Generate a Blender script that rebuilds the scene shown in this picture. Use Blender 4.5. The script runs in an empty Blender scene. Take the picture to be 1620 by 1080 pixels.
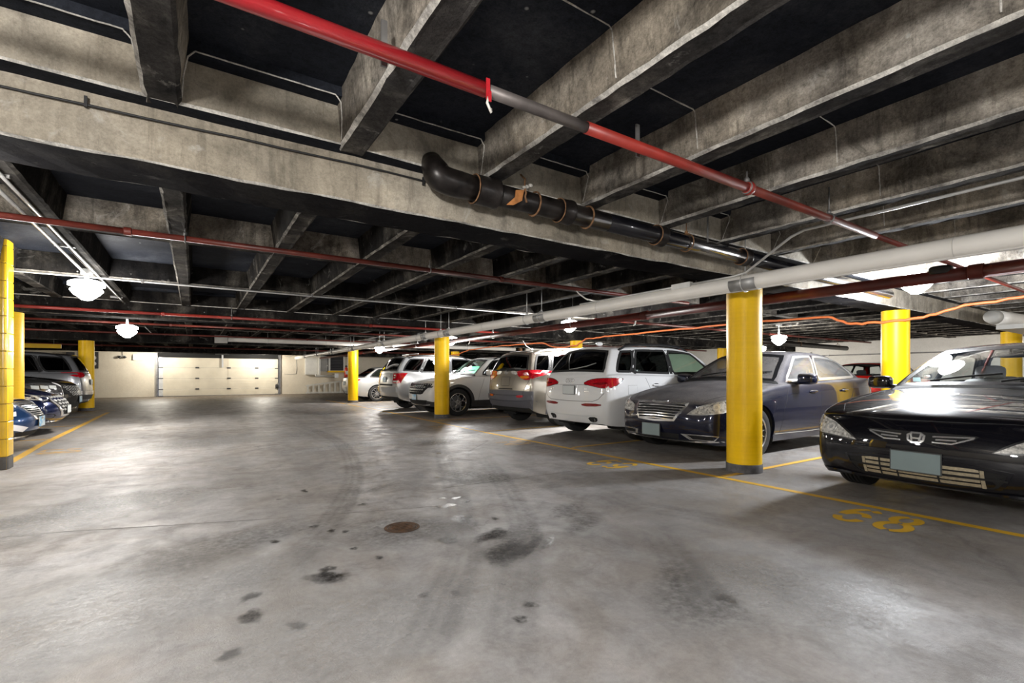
import bpy, bmesh, math, random
from mathutils import Vector, Matrix
from mathutils.bvhtree import BVHTree
from mathutils.geometry import delaunay_2d_cdt

SC = bpy.context.scene
COL = SC.collection
random.seed(7)
PI = math.pi
R = math.radians

# ------------------------------------------------------------------ camera, light, exposure
cam_d = bpy.data.cameras.new('camera')
cam_d.sensor_width = 36.0
cam_d.lens = 36.0 * 765 / 1620
cam_d.shift_y = (593 - 540) / 1620
cam_d.clip_start = 0.05
cam = bpy.data.objects.new('camera', cam_d)
COL.objects.link(cam)
cam.location = (0, 0, 1.1)
cam.rotation_euler = (R(90), 0, R(-33.3))
SC.camera = cam

world = bpy.data.worlds.new('world')
SC.world = world
world.use_nodes = True
world.node_tree.nodes['Background'].inputs[0].default_value = (0.75, 0.8, 1.0, 1)
world.node_tree.nodes['Background'].inputs[1].default_value = 0.05

SC.view_settings.view_transform = 'Standard'
SC.view_settings.look = 'None'
SC.view_settings.gamma = 1.0
SC.view_settings.use_curve_mapping = False
SC.view_settings.exposure = 1.75
SC.cycles.max_bounces = 8
SC.cycles.diffuse_bounces = 4
SC.cycles.glossy_bounces = 4
SC.cycles.transparent_max_bounces = 12
SC.cycles.sample_clamp_indirect = 4.0
SC.cycles.use_denoising = True

LAMP_W = 80.0
LENS_E = 14.0
# every ceiling lamp: x, y, bottom of the lens z, power factor, tint, label
LAMPS = [
    (-1.15, 8.15, 2.03, 0.62, (1.0, 0.97, 0.93), 'round white ceiling lamp nearest the tiled yellow pillar, on the left conduit'),
    (-1.15, 12.6, 1.84, 0.62, (1.0, 0.94, 0.86), 'second round white lamp along the left conduit, towards the garage door'),
    (7.62, 2.3, 2.10, 1.6, (0.90, 0.94, 1.0), 'round white lamp half hidden by the dark red pipe above the black sedan'),
    (6.9, 8.2, 2.02, 1.5, (1.0, 0.98, 0.95), 'round white lamp behind the white pipe above the white hatchback suv'),
    (12.8, 6.75, 1.86, 1.1, (1.0, 0.95, 0.87), 'round white lamp in the far aisle above the navy dusty sedan'),
    (6.1, 18.8, 1.93, 0.9, (1.0, 0.95, 0.9), 'small distant round lamp beyond the silver suv with tall red lights'),
    (-1.15, 3.7, 2.05, 0.22, (1.0, 0.97, 0.93), 'round white lamp on the left conduit nearest to the viewer'),
    (-1.15, -0.7, 2.05, 2.0, (1.0, 0.97, 0.93), 'round white lamp on the left conduit behind the viewer'),
    (3.2, -4.0, 2.05, 0.35, (0.96, 0.97, 1.0), 'added round white fill lamp at the rear end of the aisle'),  # added behind the viewer for fill light
    (7.3, -3.0, 2.05, 0.5, (0.96, 0.97, 1.0), 'added round white fill lamp over the empty stalls behind the viewer'),  # extra fill behind the viewer, added out of view
    (13.0, -1.5, 2.0, 0.8, (1.0, 0.95, 0.87), 'round white lamp at the near end of the far aisle'),
    (13.0, 15.0, 1.95, 0.9, (1.0, 0.95, 0.87), 'round white lamp at the deep end of the far aisle'),
    (6.62, 13.5, 2.0, 1.0, (1.0, 0.98, 0.95), 'round white lamp hidden behind the second yellow column of the right row'),
    (-1.495, 28.9, 2.26, 0.7, (1.0, 0.93, 0.80), 'added round white fill lamp tucked up before the left half of the garage door'),  # added, hidden by the last girder, to brighten the door
    (3.055, 28.9, 2.26, 0.85, (1.0, 0.93, 0.80), 'added round white fill lamp tucked up before the right half of the garage door'),  # second hidden lamp added to light the door wall
    (19.5, 3.0, 2.0, 0.8, (1.0, 0.95, 0.87), 'added round white fill lamp over the far row by the right wall'),  # added for even fill over the far row
    (19.5, 11.0, 2.0, 0.8, (1.0, 0.95, 0.87), 'added round white fill lamp over the far row beyond the grey hatchback'),  # added as well, fills the far row deeper in
    (-6.0, 16.0, 2.0, 0.7, (1.0, 0.95, 0.87), 'added round white fill lamp over the cars on the left side'),  # added out of view to fill the left side
]

# ------------------------------------------------------------------ node materials
def new_mat(name):
    m = bpy.data.materials.new(name)
    m.use_nodes = True
    nt = m.node_tree
    b = nt.nodes['Principled BSDF']
    return m, nt, b

def nd(nt, t, **kw):
    n = nt.nodes.new(t)
    for k, v in kw.items():
        if k.startswith('i_'):
            n.inputs[k[2:].replace('_', ' ')].default_value = v
        else:
            setattr(n, k, v)
    return n

def lk(nt, a, b):
    nt.links.new(a, b)

def ramp(nt, src, stops):
    r = nt.nodes.new('ShaderNodeValToRGB')
    cr = r.color_ramp
    while len(cr.elements) < len(stops):
        cr.elements.new(0.5)
    for e, (p, c) in zip(cr.elements, stops):
        e.position = p
        e.color = (c[0], c[1], c[2], 1) if isinstance(c, tuple) else (c, c, c, 1)
    lk(nt, src, r.inputs[0])
    return r.outputs[0]

def mixc(nt, fac, a, b, mode='MIX'):
    m = nt.nodes.new('ShaderNodeMix')
    m.data_type = 'RGBA'
    m.blend_type = mode
    for sock, v in ((m.inputs[0], fac), (m.inputs[6], a), (m.inputs[7], b)):
        if hasattr(v, 'is_linked'):
            lk(nt, v, sock)
        elif isinstance(v, (int, float)):
            sock.default_value = v
        else:
            sock.default_value = (v[0], v[1], v[2], 1)
    return m.outputs[2]

def noise(nt, scale, detail=4, rough=0.55, vec=None, dist=0.0, sc=None):
    n = nt.nodes.new('ShaderNodeTexNoise')
    n.inputs['Scale'].default_value = scale
    n.inputs['Detail'].default_value = detail
    n.inputs['Roughness'].default_value = rough
    n.inputs['Distortion'].default_value = dist
    if vec is None:
        vec = coords(nt)
    if sc:
        mp = nt.nodes.new('ShaderNodeMapping')
        mp.inputs['Scale'].default_value = sc
        lk(nt, vec, mp.inputs[0])
        vec = mp.outputs[0]
    lk(nt, vec, n.inputs['Vector'])
    return n.outputs['Fac']

def coords(nt):
    for n in nt.nodes:
        if n.type == 'NEW_GEOMETRY':
            return n.outputs['Position']
    return nt.nodes.new('ShaderNodeNewGeometry').outputs['Position']

def bump(nt, b, h, strength=0.2, dist=0.01):
    bp = nt.nodes.new('ShaderNodeBump')
    bp.inputs['Strength'].default_value = strength
    bp.inputs['Distance'].default_value = dist
    lk(nt, h, bp.inputs['Height'])
    lk(nt, bp.outputs[0], b.inputs['Normal'])

def simple(name, col, rough=0.5, metal=0.0, coat=0.0, var=0.0, vscale=6.0, spec=0.5):
    m, nt, b = new_mat(name)
    b.inputs['Roughness'].default_value = rough
    b.inputs['Metallic'].default_value = metal
    b.inputs['Coat Weight'].default_value = coat
    b.inputs['Coat Roughness'].default_value = 0.04
    b.inputs['Specular IOR Level'].default_value = spec
    if var:
        n = noise(nt, vscale, 5)
        c = ramp(nt, n, [(0.3, tuple(x * (1 - var) for x in col)), (0.7, tuple(min(1, x * (1 + var)) for x in col))])
        lk(nt, c, b.inputs['Base Color'])
    else:
        b.inputs['Base Color'].default_value = (*col, 1)
    return m

def emit(name, col, s):
    m, nt, b = new_mat(name)
    b.inputs['Base Color'].default_value = (*col, 1)
    b.inputs['Emission Color'].default_value = (*col, 1)
    b.inputs['Emission Strength'].default_value = s
    return m

def glass(name, tint, refl=0.12, rough=0.02, haze=0.0, hazecol=(.3, .3, .3)):
    m, nt, b = new_mat(name)
    nt.nodes.remove(b)
    out = nt.nodes['Material Output']
    tr = nd(nt, 'ShaderNodeBsdfTransparent')
    tr.inputs[0].default_value = (*tint, 1)
    gl = nd(nt, 'ShaderNodeBsdfGlossy')
    gl.inputs['Roughness'].default_value = rough
    gl.inputs[0].default_value = (1, 1, 1, 1)
    fr = nd(nt, 'ShaderNodeFresnel')
    # a thin pane: the same reflection from both of its faces
    gm = nd(nt, 'ShaderNodeNewGeometry')
    ma = nd(nt, 'ShaderNodeMath', operation='MULTIPLY_ADD')
    ma.inputs[1].default_value = 1 / 1.5 - 1.5
    ma.inputs[2].default_value = 1.5
    lk(nt, gm.outputs['Backfacing'], ma.inputs[0])
    lk(nt, ma.outputs[0], fr.inputs[0])
    mx = nd(nt, 'ShaderNodeMixShader')
    lk(nt, fr.outputs[0], mx.inputs[0])
    base = tr.outputs[0]
    if haze:
        df = nd(nt, 'ShaderNodeBsdfDiffuse')
        df.inputs[0].default_value = (*hazecol, 1)
        m2 = nd(nt, 'ShaderNodeMixShader')
        n = noise(nt, 5.0, 5)
        f = ramp(nt, n, [(0.2, max(0, haze - 0.12)), (0.8, haze + 0.1)])
        lk(nt, f, m2.inputs[0])
        lk(nt, base, m2.inputs[1])
        lk(nt, df.outputs[0], m2.inputs[2])
        base = m2.outputs[0]
    lk(nt, base, mx.inputs[1])
    lk(nt, gl.outputs[0], mx.inputs[2])
    lk(nt, mx.outputs[0], out.inputs[0])
    return m

def paint(name, col, metal=0.3, rough=0.32, dust=0.0, coat=1.0):
    m, nt, b = new_mat(name)
    b.inputs['Metallic'].default_value = metal
    b.inputs['Roughness'].default_value = rough
    b.inputs['Coat Weight'].default_value = coat
    b.inputs['Coat Roughness'].default_value = 0.025
    b.inputs['Specular IOR Level'].default_value = 0.10
    if dust:
        g = nd(nt, 'ShaderNodeNewGeometry')
        sep = nd(nt, 'ShaderNodeSeparateXYZ')
        lk(nt, g.outputs['Normal'], sep.inputs[0])
        n = noise(nt, 3.0, 6)
        n2 = noise(nt, 60.0, 3)
        mul = nd(nt, 'ShaderNodeMath', operation='MULTIPLY')
        up = ramp(nt, sep.outputs['Z'], [(0.12, 0.0), (0.45, 0.35), (0.85, 1.0)])
        nn = ramp(nt, n, [(0.25, 0.45), (0.7, 1.0)])
        lk(nt, up, mul.inputs[0]); lk(nt, nn, mul.inputs[1])
        m2 = nd(nt, 'ShaderNodeMath', operation='MULTIPLY')
        m2.inputs[1].default_value = dust
        lk(nt, mul.outputs[0], m2.inputs[0])
        dc = ramp(nt, n2, [(0.3, (.20, .19, .19)), (0.7, (.30, .285, .28))])
        lk(nt, mixc(nt, m2.outputs[0], col, dc), b.inputs['Base Color'])
        rr = ramp(nt, m2.outputs[0], [(0.0, rough), (0.7, 0.7)])
        lk(nt, rr, b.inputs['Roughness'])
        inv = ramp(nt, m2.outputs[0], [(0.0, coat), (0.6, 0.1)])
        lk(nt, inv, b.inputs['Coat Weight'])
        mm = ramp(nt, m2.outputs[0], [(0.0, metal), (0.5, 0.0)])
        lk(nt, mm, b.inputs['Metallic'])
    else:
        n = noise(nt, 900, 1)
        c = ramp(nt, n, [(0.35, tuple(x * .92 for x in col)), (0.65, tuple(min(1, x * 1.06) for x in col))])
        lk(nt, c, b.inputs['Base Color'])
    return m

def concrete(name, c_lo, c_mid, c_hi, scale=1.3, streak=0.5, white=0.0, rough=0.9, bstr=0.5, grain=0.35, spec=0.12, stain=0.0):
    m, nt, b = new_mat(name)
    b.inputs['Roughness'].default_value = rough
    b.inputs['Specular IOR Level'].default_value = spec
    n1 = noise(nt, scale, 8, 0.62, dist=0.4)
    col = ramp(nt, n1, [(0.28, c_lo), (0.52, c_mid), (0.72, c_hi)])
    if streak:
        ns = noise(nt, 1.0, 5, 0.6, sc=(9, 9, 0.9))
        st = ramp(nt, ns, [(0.38, 0.25), (0.6, 1.0)])
        col = mixc(nt, streak, col, st, 'MULTIPLY')
    n2 = noise(nt, 24, 7, 0.78)
    g = ramp(nt, n2, [(0.30, 1 - grain * 1.6 if grain < .6 else .04), (0.5, 1.0), (0.72, 1 + grain)])
    col = mixc(nt, 0.85, col, g, 'MULTIPLY')
    nfine = noise(nt, 85, 4, 0.8)
    col = mixc(nt, min(1.0, grain * 2.2), col, ramp(nt, nfine, [(0.3, 0.55), (0.5, 1.0), (0.7, 1.35)]), 'MULTIPLY')
    if stain:
        ns1 = noise(nt, 2.1, 10, 0.74, dist=1.0)
        col = mixc(nt, stain, col, ramp(nt, ns1, [(0.36, 0.16), (0.47, 0.75), (0.56, 1.0)]), 'MULTIPLY')
        ns2 = noise(nt, 1.0, 7, 0.7, sc=(16, 16, 1.3), dist=0.3)
        col = mixc(nt, stain * .8, col, ramp(nt, ns2, [(0.36, 0.3), (0.46, 1.0)]), 'MULTIPLY')
        ns3 = noise(nt, 0.9, 5, 0.6)
        col = mixc(nt, stain * .7, col, ramp(nt, ns3, [(0.4, (.95, .86, .72)), (0.6, (1.0, 1.0, 1.02))]), 'MULTIPLY')
    if white:
        n3 = noise(nt, 3.1, 9, 0.72, dist=1.2)
        w = ramp(nt, n3, [(0.60, 0.0), (0.70, white)])
        col = mixc(nt, w, col, (.55, .53, .49))
    n4 = noise(nt, 26, 6, 0.75)
    # small pale chips
    v = nd(nt, 'ShaderNodeTexVoronoi'); v.inputs['Scale'].default_value = 6.0
    lk(nt, coords(nt), v.inputs['Vector'])
    chip = ramp(nt, v.outputs['Distance'], [(0.03, 0.8), (0.075, 0.0)])
    n5 = noise(nt, 1.7, 3)
    cm = mixc(nt, 1.0, chip, ramp(nt, n5, [(0.5, 0.0), (0.6, 1.0)]), 'MULTIPLY')
    col = mixc(nt, cm, col, (.42, .42, .40))
    lk(nt, col, b.inputs['Base Color'])
    bump(nt, b, n4, bstr, 0.012)
    return m

M = {}
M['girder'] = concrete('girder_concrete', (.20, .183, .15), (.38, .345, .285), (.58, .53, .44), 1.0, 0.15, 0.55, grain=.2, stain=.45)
M['girder_dark'] = concrete('dark_girder_underside', (.003, .003, .004), (.008, .0075, .009), (.028, .026, .024), 1.6, 0.0, 0.10, spec=0.02)  # near-black tone for the girder undersides
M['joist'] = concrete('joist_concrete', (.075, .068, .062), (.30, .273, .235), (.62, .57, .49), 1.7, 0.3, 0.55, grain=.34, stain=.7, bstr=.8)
M['joist_dark'] = concrete('dark_joist_concrete', (.005, .005, .006), (.022, .0205, .019), (.12, .11, .095), 1.6, 0.6, 0.3, spec=0.03)  # darker concrete for joists and girders past the first girder
M['joist_under_dark'] = concrete('dark_joist_underside', (.009, .009, .009), (.04, .037, .034), (.14, .128, .11), 2.2, 0.0, 0.3, spec=0.03)  # darker underside to match, also under the bridging ribs
M['lime_dark'] = concrete('dark_lime_edge', (.03, .028, .026), (.12, .112, .10), (.34, .32, .28), 6.0, 0.0, 0.4, 0.95, 0.8)  # darker lime edge for the same bays
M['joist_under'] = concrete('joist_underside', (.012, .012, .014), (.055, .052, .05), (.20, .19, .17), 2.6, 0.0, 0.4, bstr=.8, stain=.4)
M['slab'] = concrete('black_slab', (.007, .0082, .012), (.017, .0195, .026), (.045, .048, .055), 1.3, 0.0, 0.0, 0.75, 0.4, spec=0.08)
M['lime'] = concrete('lime_edge', (.16, .15, .14), (.52, .50, .46), (.78, .76, .71), 6.0, 0.0, 0.6, 0.95, 0.9)
M['wall_cream'] = concrete('cream_painted_wall', (.60, .53, .42), (.70, .63, .51), (.76, .70, .58), 0.7, 0.02, 0.0, 0.7, 0.12, 0.08)
M['wall_white'] = concrete('white_painted_wall', (.62, .60, .55), (.72, .70, .65), (.78, .76, .72), 0.7, 0.02, 0.0, 0.7, 0.12, 0.08)

def floor_mat():
    m, nt, b = new_mat('worn_concrete_floor')
    P = coords(nt)
    n1 = noise(nt, 0.55, 8, 0.6, dist=0.6)
    col = ramp(nt, n1, [(0.28, (.27, .256, .247)), (0.5, (.395, .380, .372)), (0.72, (.52, .508, .50))])
    n2 = noise(nt, 1.6, 9, 0.68, dist=0.8)
    warm = ramp(nt, n2, [(0.42, (.70, .63, .55)), (0.58, (1.0, 1.0, 1.0))])
    col = mixc(nt, 0.55, col, warm, 'MULTIPLY')
    # traffic direction wear: stretched along y
    n3 = noise(nt, 1.0, 6, 0.6, sc=(2.6, 0.22, 1))
    w = ramp(nt, n3, [(0.38, 0.74), (0.62, 1.12)])
    col = mixc(nt, 0.55, col, w, 'MULTIPLY')
    n4 = noise(nt, 38, 6, 0.75)
    g = ramp(nt, n4, [(0.3, 0.80), (0.7, 1.15)])
    col = mixc(nt, 0.7, col, g, 'MULTIPLY')
    # brown dirty apron in front of the door wall
    sep = nd(nt, 'ShaderNodeSeparateXYZ'); lk(nt, P, sep.inputs[0])
    nb = noise(nt, 0.8, 4)
    ad = nd(nt, 'ShaderNodeMath', operation='MULTIPLY_ADD')
    ad.inputs[1].default_value = 3.0
    lk(nt, nb, ad.inputs[0]); lk(nt, sep.outputs['Y'], ad.inputs[2])
    mr = nd(nt, 'ShaderNodeMapRange')
    mr.inputs[1].default_value = 21.5; mr.inputs[2].default_value = 26.0
    lk(nt, ad.outputs[0], mr.inputs[0])
    col = mixc(nt, mr.outputs[0], col, (.135, .105, .075))
    # stalls: shade among the parked cars, put into the floor colour
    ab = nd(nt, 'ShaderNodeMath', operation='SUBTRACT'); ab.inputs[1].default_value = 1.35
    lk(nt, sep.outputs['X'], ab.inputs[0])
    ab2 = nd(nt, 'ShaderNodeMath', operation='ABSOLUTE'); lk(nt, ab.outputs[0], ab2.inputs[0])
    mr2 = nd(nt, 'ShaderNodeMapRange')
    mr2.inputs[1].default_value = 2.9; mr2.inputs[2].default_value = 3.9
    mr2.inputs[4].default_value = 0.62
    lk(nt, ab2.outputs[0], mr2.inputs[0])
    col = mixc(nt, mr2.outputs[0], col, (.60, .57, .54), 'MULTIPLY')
    # fine cracks
    v = nd(nt, 'ShaderNodeTexVoronoi', feature='DISTANCE_TO_EDGE'); v.inputs['Scale'].default_value = 0.42
    nv = noise(nt, 2.2, 4)
    ofs = nd(nt, 'ShaderNodeVectorMath', operation='ADD'); lk(nt, P, ofs.inputs[0])
    cmb = nd(nt, 'ShaderNodeCombineXYZ'); lk(nt, nv, cmb.inputs[0]); lk(nt, nv, cmb.inputs[1])
    lk(nt, cmb.outputs[0], ofs.inputs[1]); lk(nt, ofs.outputs[0], v.inputs['Vector'])
    cr = ramp(nt, v.outputs['Distance'], [(0.002, 0.45), (0.007, 0.0)])
    ncr = noise(nt, 0.35, 3)
    crm = mixc(nt, 1.0, cr, ramp(nt, ncr, [(0.5, 0.0), (0.58, 1.0)]), 'MULTIPLY')
    col = mixc(nt, crm, col, (.07, .065, .06))
    lk(nt, col, b.inputs['Base Color'])
    n6 = noise(nt, 4.2, 9, 0.72, dist=0.5)
    mo = ramp(nt, n6, [(0.32, 0.70), (0.5, 1.0), (0.68, 1.16)])
    col = mixc(nt, 0.6, col, mo, 'MULTIPLY')
    lk(nt, col, b.inputs['Base Color'])
    rg = ramp(nt, n6, [(0.36, 0.68), (0.5, 0.52), (0.64, 0.36)])
    lk(nt, rg, b.inputs['Roughness'])
    b.inputs['Specular IOR Level'].default_value = 0.5
    nf = noise(nt, 120, 5, 0.7)
    nm = noise(nt, 9, 5, 0.6)
    s = nd(nt, 'ShaderNodeMath', operation='ADD'); lk(nt, nf, s.inputs[0]); lk(nt, nm, s.inputs[1])
    bump(nt, b, s.outputs[0], 0.45, 0.008)
    return m
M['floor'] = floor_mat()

def worn_paint(name, col, under=(.25, .24, .23), cut=0.42, rough=0.55):
    m, nt, b = new_mat(name)
    n = noise(nt, 9, 8, 0.75)
    n2 = noise(nt, 1.3, 4)
    c1 = ramp(nt, n2, [(0.3, tuple(x * .85 for x in col)), (0.7, col)])
    f = ramp(nt, n, [(cut - 0.09, 0.75), (cut, 0.0)])
    lk(nt, mixc(nt, f, c1, under), b.inputs['Base Color'])
    b.inputs['Roughness'].default_value = rough
    return m
M['line'] = worn_paint('worn_yellow_line_paint', (.80, .47, .07))
M['line_near'] = worn_paint('yellow_line_paint', (.86, .50, .03), cut=0.36)
M['number'] = worn_paint('yellow_stencil_paint', (.84, .50, .035), cut=0.36)
M['number_worn'] = worn_paint('worn_stencil_paint', (.74, .46, .14), cut=0.47)

def yellow_mat():
    m, nt, b = new_mat('yellow_gloss_paint')
    n = noise(nt, 2.0, 6, 0.6)
    col = ramp(nt, n, [(0.3, (.76, .445, .001)), (0.6, (.88, .535, .001)), (0.8, (.92, .58, .004))])
    ns = noise(nt, 1.0, 6, 0.65, sc=(1.5, 1.5, 34))
    g = ramp(nt, ns, [(0.3, 0.88), (0.6, 1.04)])
    col = mixc(nt, 0.4, col, g, 'MULTIPLY')
    nk = noise(nt, 7, 8, 0.8)
    d = ramp(nt, nk, [(0.73, 0.0), (0.77, 0.7)])
    col = mixc(nt, d, col, (.25, .17, .06))
    lk(nt, col, b.inputs['Base Color'])
    b.inputs['Roughness'].default_value = 0.42
    b.inputs['Specular IOR Level'].default_value = 0.28
    bump(nt, b, ns, 0.03, 0.002)
    return m
M['yellow'] = yellow_mat()
M['base_band'] = simple('dark_grey_base_paint', (.085, .082, .085), 0.7, var=0.5, vscale=12)
M['tile_yellow'] = simple('glazed_yellow_tile', (.70, .43, .015), 0.22, coat=0.5, var=0.14, vscale=5)
M['tile_dark'] = simple('glazed_dark_tile', (.07, .065, .06), 0.5, var=0.4)
M['mortar'] = simple('dirty_mortar', (.22, .15, .05), 0.9)
M['white_pipe'] = simple('white_pipe_jacket', (.80, .775, .73), 0.42, var=0.05, vscale=3)
M['white_seam'] = simple('pipe_jacket_seam', (.56, .54, .51), 0.5)
M['grey_shield'] = simple('galvanised_pipe_saddle', (.33, .33, .325), 0.45, 0.5, var=0.15)
M['red_pipe'] = simple('bright_red_pipe_paint', (.45, .018, .026), 0.33, coat=0.3, var=0.12)
M['red_pipe2'] = simple('dull_red_pipe_paint', (.27, .026, .018), 0.42, var=0.25)
M['red_pipe3'] = simple('dark_red_pipe_paint', (.13, .022, .014), 0.45, var=0.4, vscale=4)
M['bare_pipe'] = simple('bare_steel_pipe', (.12, .105, .10), 0.5, 0.4, var=0.35)
M['iron'] = simple('black_cast_iron', (.016, .013, .012), 0.36, 0.3, var=0.75, vscale=14)
M['iron_blue'] = simple('black_painted_pipe', (.008, .008, .011), 0.27, 0.2, coat=0.5, var=0.3)
M['rust'] = simple('rusty_iron', (.20, .105, .05), 0.85, 0.1, var=0.6, vscale=30)
M['rust_tag'] = simple('orange_rust_scale', (.42, .17, .05), 0.85, var=0.3, vscale=20)
M['galv'] = simple('galvanised_steel', (.58, .58, .57), 0.35, 0.45, var=0.12, vscale=10)
M['steel_dull'] = simple('dull_steel', (.22, .215, .21), 0.5, 0.6, var=0.3)
M['wire'] = simple('black_cable', (.012, .012, .013), 0.6)
M['orange'] = simple('orange_cable_jacket', (.62, .15, .04), 0.5, var=0.2)
M['lamp_white'] = simple('white_lamp_housing', (.85, .85, .84), 0.4)
M['lens'] = emit('lit_lamp_lens', (1.0, .98, .95), LENS_E)
M['lamp_ring'] = emit('lit_lamp_rim', (1.0, .99, .97), LENS_E * 0.55)
M['exit_lit'] = emit('lit_sign_face', (1.0, .97, .9), 1.6)
M['white_enamel'] = simple('white_enamel', (.74, .72, .66), 0.5, var=0.06)
M['grey_box'] = simple('grey_cabinet_paint', (.40, .39, .36), 0.5, var=0.1)
M['dark_box'] = simple('dark_plastic', (.03, .03, .032), 0.45)
M['louvre'] = simple('dark_grey_vent', (.055, .052, .056), 0.5, 0.2)
M['ext_red'] = simple('extinguisher_red', (.66, .04, .02), 0.3, coat=0.4)
M['alu'] = simple('white_painted_ladder', (.66, .64, .58), 0.5, var=0.1)
M['door_cream'] = simple('cream_door_panel', (.66, .60, .48), 0.55, var=0.08, vscale=2)
M['lintel'] = simple('rusty_red_lintel', (.30, .11, .045), 0.7, var=0.5)
M['drain_rust'] = simple('rusty_drain_cover', (.085, .042, .018), 0.75, 0.2, var=0.6, vscale=18)
# cars
M['chrome'] = simple('chrome', (.86, .86, .86), 0.22, 0.85, coat=.5)
M['silver_trim'] = simple('satin_silver_trim', (.62, .62, .61), 0.32, 0.6)
M['rim'] = simple('machined_alloy', (.66, .66, .66), 0.26, 0.9)
M['rim_dark'] = simple('dark_alloy', (.06, .06, .062), 0.35, 0.7)
M['tyre'] = simple('tyre_rubber', (.016, .016, .016), 0.75)
M['black_trim'] = simple('black_trim', (.012, .012, .013), 0.35)
M['matte_black'] = simple('matte_black', (.008, .008, .008), 0.85)
M['under'] = simple('dark_underbody', (.006, .006, .006), 0.95)
M['cladding'] = simple('grey_black_cladding', (.035, .035, .037), 0.6)
M['cladding_grey'] = simple('dark_grey_bumper_plastic', (.085, .085, .10), 0.55)
M['seam'] = simple('panel_gap', (.006, .006, .007), 0.7)
M['red_lens'] = simple('red_lamp_lens', (.42, .004, .012), 0.12, coat=1.0, var=0.35, vscale=45)
M['red_lens_dk'] = simple('dark_red_lens', (.20, .003, .006), 0.12, coat=1.0, var=0.4, vscale=60)
M['amber'] = simple('amber_lens', (.75, .22, .02), 0.15, coat=1.0)
M['clear_lens'] = simple('clear_lamp_lens', (.52, .51, .48), 0.2, 0.15, coat=1.0, var=0.7, vscale=38)
M['reflector'] = simple('lamp_reflector', (.80, .78, .74), 0.3, 0.3, coat=1.0, var=0.25, vscale=70)
M['lens_smoke'] = simple('smoky_lamp_lens', (.09, .09, .095), 0.10, 0.4, coat=1.0, var=0.5, vscale=35)
M['drl'] = simple('white_lamp_strip', (.80, .80, .82), 0.2, coat=1.0)
M['seat'] = simple('grey_seat_fabric', (.16, .155, .15), 0.9, var=0.15)
M['seat_dark'] = simple('dark_seat_fabric', (.03, .03, .032), 0.9)
M['dash'] = simple('dark_dashboard', (.02, .021, .023), 0.7)
M['liner'] = simple('grey_headliner', (.30, .30, .30), 0.9)
M['radiator'] = simple('beige_radiator_fins', (.42, .36, .25), 0.5, 0.3, var=0.2, vscale=60)
M['plate_blank'] = simple('blank_teal_plate', (.19, .245, .25), 0.5, var=0.08, vscale=3)
M['plate_grey'] = simple('blank_pale_plate', (.52, .55, .55), 0.5)
M['plate_rim'] = simple('dark_plate_frame', (.05, .055, .055), 0.4)
M['green_shade'] = simple('green_sunshade', (.06, .36, .20), 0.6)
M['sticker'] = simple('pale_blue_sticker', (.25, .50, .52), 0.6)
M['sticker_y'] = simple('pale_yellow_sticker', (.45, .42, .20), 0.6)

def plate_mat():
    m, nt, b = new_mat('blue_white_plate')
    n = noise(nt, 14, 3)
    c = ramp(nt, n, [(0.42, (.16, .42, .66)), (0.50, (.45, .63, .75)), (0.58, (.70, .74, .74))])
    lk(nt, c, b.inputs['Base Color'])
    b.inputs['Roughness'].default_value = 0.4
    return m
M['plate_il'] = plate_mat()

M['glass_clear'] = glass('clear_car_glass', (.88, .92, .92))
M['glass_tint'] = glass('tinted_car_glass', (.42, .50, .48))
M['glass_dark'] = glass('dark_privacy_glass', (.045, .045, .05))
M['glass_green'] = glass('green_tinted_glass', (.78, .97, .88))
M['glass_dusty'] = glass('dusty_windscreen', (.55, .55, .56), rough=0.25, haze=0.5, hazecol=(.30, .285, .275))
M['glass_dusty2'] = glass('dusty_side_glass', (.62, .63, .65), rough=0.12, haze=0.30, hazecol=(.40, .40, .40))
# ------------------------------------------------------------------ helpers
def tag(o, label=None, cat=None, group=None, kind=None):
    if label: o['label'] = label
    if cat: o['category'] = cat
    if group: o['group'] = group
    if kind: o['kind'] = kind
    return o

def empty(name, loc, rz=0.0):
    o = bpy.data.objects.new(name, None)
    o.empty_display_size = 0.1
    COL.objects.link(o)
    o.location = loc
    o.rotation_euler = (0, 0, rz)
    return o

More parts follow.
